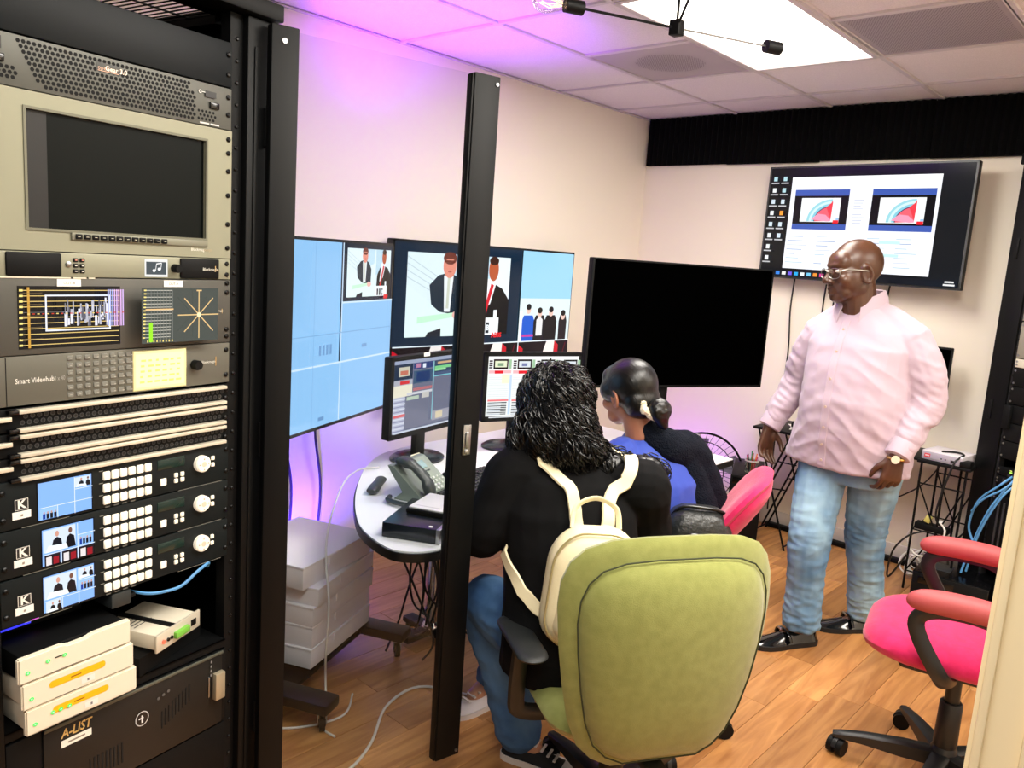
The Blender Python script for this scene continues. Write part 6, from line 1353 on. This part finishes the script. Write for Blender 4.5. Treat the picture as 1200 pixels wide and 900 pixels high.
for i in range(2300):
    a = rnd.uniform(0, 2*pi); z = rnd.uniform(-.15, 1); q = V((sqrt(1-z*z)*cos(a), sqrt(1-z*z)*sin(a), z))
    if q.y > .55 and z < .6: continue
    p = H1 @ V((q.x*.12, q.y*.13-.01, q.z*.125+.02))
    if i % 3 == 0: p = cm.vertices[rnd.randrange(len(cm.vertices))].co+w1.location
    if i % 3 == 0 and (H1i @ p).y > .06: continue
    tgt = min(lows, key=lambda t: (t-p).length*rnd.uniform(.6, 1.5)); pts = []; n_ = rnd.randint(16, 24); ph = rnd.uniform(0, 6.28); amp = rnd.uniform(.003, .012); fr = rnd.uniform(.8, 1.5)
    for j in range(n_):
        h = cv_.find_nearest(p); nn = h[1]; base = h[0]+nn*rnd.uniform(.002, .006); g = (tgt-p); dn = (g.normalized()*.6+V((0, 0, -.9))); dn = (dn-nn*dn.dot(nn)); dn = dn.normalized() if dn.length > 1e-4 else V((0, 0, -1)); sd = nn.cross(dn)
        gr = min(1, j/5); pts.append(base+(nn*(cos(ph+j*fr)+.6)+sd*sin(ph+j*fr)*1.4)*amp*gr); p = base+dn*.0135
        if p.z < .94: break
    if len(pts) > 5: L_.tube(pts, [.0019]*(len(pts)-2)+[.0013, .0005], 4)
tag(wput(L_, 'hair_curls', HAIR, w1, 80), kind='stuff')
# cream backpack on her back (a thing of its own)
CREAM = mat('cream_leather', (236, 224, 186), .5, bump=(120, .1))
bp = thing('backpack', 'small cream backpack worn over the black hoodie', 'backpack', (-1.20, 1.705, .55))
bf = radians(136); PT = Matrix.Translation(V((-1.185, 1.70, .725))) @ Matrix.Rotation(bf-pi/2, 4, 'Z') @ Matrix.Rotation(radians(-6), 4, 'X')
ol = [(x_*(1-.12*(y_/.17)), y_) for x_, y_ in rrect(.27, .34, .10, 8)]
TB = PT @ Matrix(((1, 0, 0, 0), (0, 0, -1, 0), (0, 1, 0, 0), (0, 0, 0, 1)))
b = MB(); pillow(b, ol, .065, .055, lambda x_, y_: 0, TB, 8); wput(b, 'main_pouch', CREAM, bp)
b = MB(); pillow(b, [(x_*.78, y_*.55-.05) for x_, y_ in ol], .045, 0, lambda x_, y_: .045, TB, 6); wput(b, 'front_pocket', CREAM, bp)
b = MB(); b.tube([TB @ V((x_*.93, y_*.93, .050)) for x_, y_ in ol], .003, 6, closed=True); wput(b, 'zip', mat('pale_gold_zip', (196, 180, 130), .35, .6), bp)
b = MB(); P_ = smoothpath([TB @ V(p) for p in ((-.065, .160, -.01), (-.055, .215, -.02), (0, .240, -.025), (.055, .215, -.02), (.065, .160, -.01))], 6); b.tube(P_, .009, 8, flat=.5); wput(b, 'carry_handle', CREAM, bp)
top = TB @ V((0, .15, -.03))
o_, n_ = on_surface(hv, [top-r1_*.045, V((-1.30, 1.72, .98)), V((-1.375, 1.72, 1.03)), V((-1.455, 1.745, 1.05)), V((-1.53, 1.80, 1.02))], .009); o_[0] = top-r1_*.045; o_[-1] -= n_[-1]*.03; ribbon(o_, n_, .036, .005, 'shoulder_strap', CREAM, bp)
o_, n_ = on_surface(hv, [top+r1_*.045, V((-1.205, 1.80, .95)), V((-1.215, 1.88, 1.03)), V((-1.28, 1.95, 1.06)), V((-1.38, 2.02, 1.02))], .009); o_[0] = top+r1_*.045; o_[-1] -= n_[-1]*.03; ribbon(o_, n_, .040, .005, 'shoulder_strap', CREAM, bp)
o_, n_ = on_surface(hv, [TB @ V((-.10, -.10, -.03)), V((-1.33, 1.63, .655)), V((-1.40, 1.63, .72)), V((-1.45, 1.66, .775))], .010); o_[0] = TB @ V((-.10, -.10, -.03)); o_[-1] -= n_[-1]*.035; o_[-2] -= n_[-2]*.012; ribbon(o_, n_, .036, .005, 'lower_strap', CREAM, bp)

# ---------- woman with the low bun beside her
w2 = thing('person', 'woman with a smooth black bun, blue top and dark knitted shawl', 'person', (-1.42, 2.57, 0))
yaw = radians(168); f2_ = V((cos(yaw), sin(yaw), 0)); r2_ = V((sin(yaw), -cos(yaw), 0))
pel, che, nb_ = V((-1.43, 2.55, .49)), V((-1.49, 2.50, .83)), V((-1.545, 2.455, .985)); H2 = frame(V((-1.605, 2.42, 1.135)), radians(172), -.22, -.08, .98)
s2L, s2R = V((-1.56, 2.34, .91)), V((-1.485, 2.63, .90)); e2R, w2R = V((-1.41, 2.68, .70)), V((-1.63, 2.76, .765)); e2L, w2L = V((-1.56, 2.30, .70)), V((-1.78, 2.36, .765))
B = Body(); head_shape(B, H2, True, .050, .12, .95); B.rings([(pel, r2_*.15, f2_*.11), (che, r2_*.15, f2_*.10), (nb_, r2_*.07, f2_*.06)])
B.limb([s2R, e2R, w2R], [.045, .038, .026]); B.limb([s2L, e2L, w2L], [.045, .038, .026]); hand_shape(B, aim(w2R, (-.95, .1, -.15), (0, 0, -1)), -1, .3, s=.92); hand_shape(B, aim(w2L, (-.95, 0, -.15), (0, 0, -1)), 1, .3, s=.92)
k2L, k2R = V((-1.85, 2.50, .50)), V((-1.83, 2.72, .50)); a2L, a2R = V((-1.86, 2.46, .10)), V((-1.80, 2.74, .10)); h2L, h2R = pel-r2_*.09, pel+r2_*.09
B.limb([h2L, k2L, a2L], [.08, .055, .035]); B.limb([h2R, k2R, a2R], [.08, .055, .035]); put(remesh(B, .0048, 3, name='body'), 'body', mat('medium_brown_skin', (160, 104, 78), .45), w2); eyes(w2, H2)
S = Body(); S.rings([(pel+V((0, 0, -.06)), r2_*.19, f2_*.15), (pel, r2_*.185, f2_*.15), (pel*.5+che*.5, r2_*.175, f2_*.135), (che, r2_*.19, f2_*.13), (nb_+V((.02, .01, -.06)), r2_*.15, f2_*.10), (nb_, r2_*.07, f2_*.065)])
S.limb([s2L+r2_*.04, s2L, e2L, w2L], [.06, .066, .056, .038]); S.limb([s2R-r2_*.04, s2R, e2R, w2R], [.06, .062, .052, .038])
put(remesh(S, .006, 4, folds(.006, 12, (1, 1, .7), 5), 'blue_top'), 'blue_top', mat('royal_blue_cloth', (44, 72, 176), .7, bump=(500, .15), sheen=.2), w2)
KNIT = mat('navy_cable_knit', (16, 21, 32), .95, bump=(170, 1.0, .012), spec=.15)
S = Body(); S.limb([nb_-r2_*.02+V((.02, 0, .02)), nb_-f2_*.09+r2_*.05+V((0, 0, -.03)), s2R-f2_*.03+V((.01, 0, .0)), e2R+r2_*.02+V((.02, 0, 0)), e2R+V((.03, .01, -.12))], [.05, .062, .085, .082, .055]); S.limb([s2R, (s2R+e2R)/2, e2R, (e2R+w2R)/2], [.085, .08, .074, .056]); S.limb([nb_+r2_*.05, nb_+r2_*.08+f2_*.06+V((0, 0, -.06)), s2R+f2_*.06+V((0, 0, -.12))], [.045, .05, .05])
S.limb([s2R-f2_*.07-r2_*.05, (pel+che)*.5+r2_*.10-f2_*.11, pel+r2_*.10-f2_*.11], [.055, .065, .06]); put(remesh(S, .006, 3, folds(.006, 14, (1, 1, 1), 8), 'knitted_shawl'), 'knitted_shawl', KNIT, w2)
J = Body(); J.limb([h2L, k2L, a2L], [.10, .078, .055]); J.limb([h2R, k2R, a2R], [.10, .078, .055]); J.ball(tuple(pel), (.15, .17, .09)); put(remesh(J, .007, 4, folds(.005, 12), 'trousers'), 'trousers', mat('dark_trousers', (22, 24, 30), .85), w2)
shoe(w2, V((-1.79, 2.47, 0)), (-1, 0), .25, .09, CANV, RUB, .075); shoe(w2, V((-1.73, 2.74, 0)), (-1, .1), .25, .09, CANV, RUB, .075)
C_ = Body(); C_.ball((0, -.020, .032), (.090, .108, .100), H2); C_.ball((0, -.06, -.03), (.080, .065, .070), H2); C_.ball((0, .045, .062), (.066, .048, .050), H2); C_.ball((-.058, .03, .02), (.030, .05, .045), H2); C_.ball((.058, .03, .02), (.030, .05, .045), H2)
SM = mat('sleek_dark_hair', (12, 10, 9), .33, bump=(40, .35, .004), stretch=(1, 7, 1.5), spec=.5)
ho = put(remesh(C_, .006, 5, None, 'hair'), 'hair', SM, w2)
C_ = Body(); C_.ball((.005, -.135, -.070), (.046, .040, .044), H2); C_.limb([H2 @ V((0, -.14, -.09)), H2 @ V((.01, -.14, -.125))], [.030, .018]); put(remesh(C_, .005, 3, folds(.004, 40), 'hair_bun'), 'hair_bun', SM, w2)
b = MB(); cS = V((.0, -.108, -.050)); dS = V((0, .8, -.35)).normalized(); a_ = V((1, 0, 0)); b_ = dS.cross(a_); rnd = random.Random(2)
b.tube([H2 @ (cS+(a_*cos(t)+b_*sin(t))*(.047+.004*sin(t*7))) for t in [i*2*pi/42 for i in range(42)]], [.014+.003*sin(i*1.7) for i in range(42)], 8, closed=True); wput(b, 'scrunchie', mat('cream_scrunchie', (226, 214, 186), .8), w2)
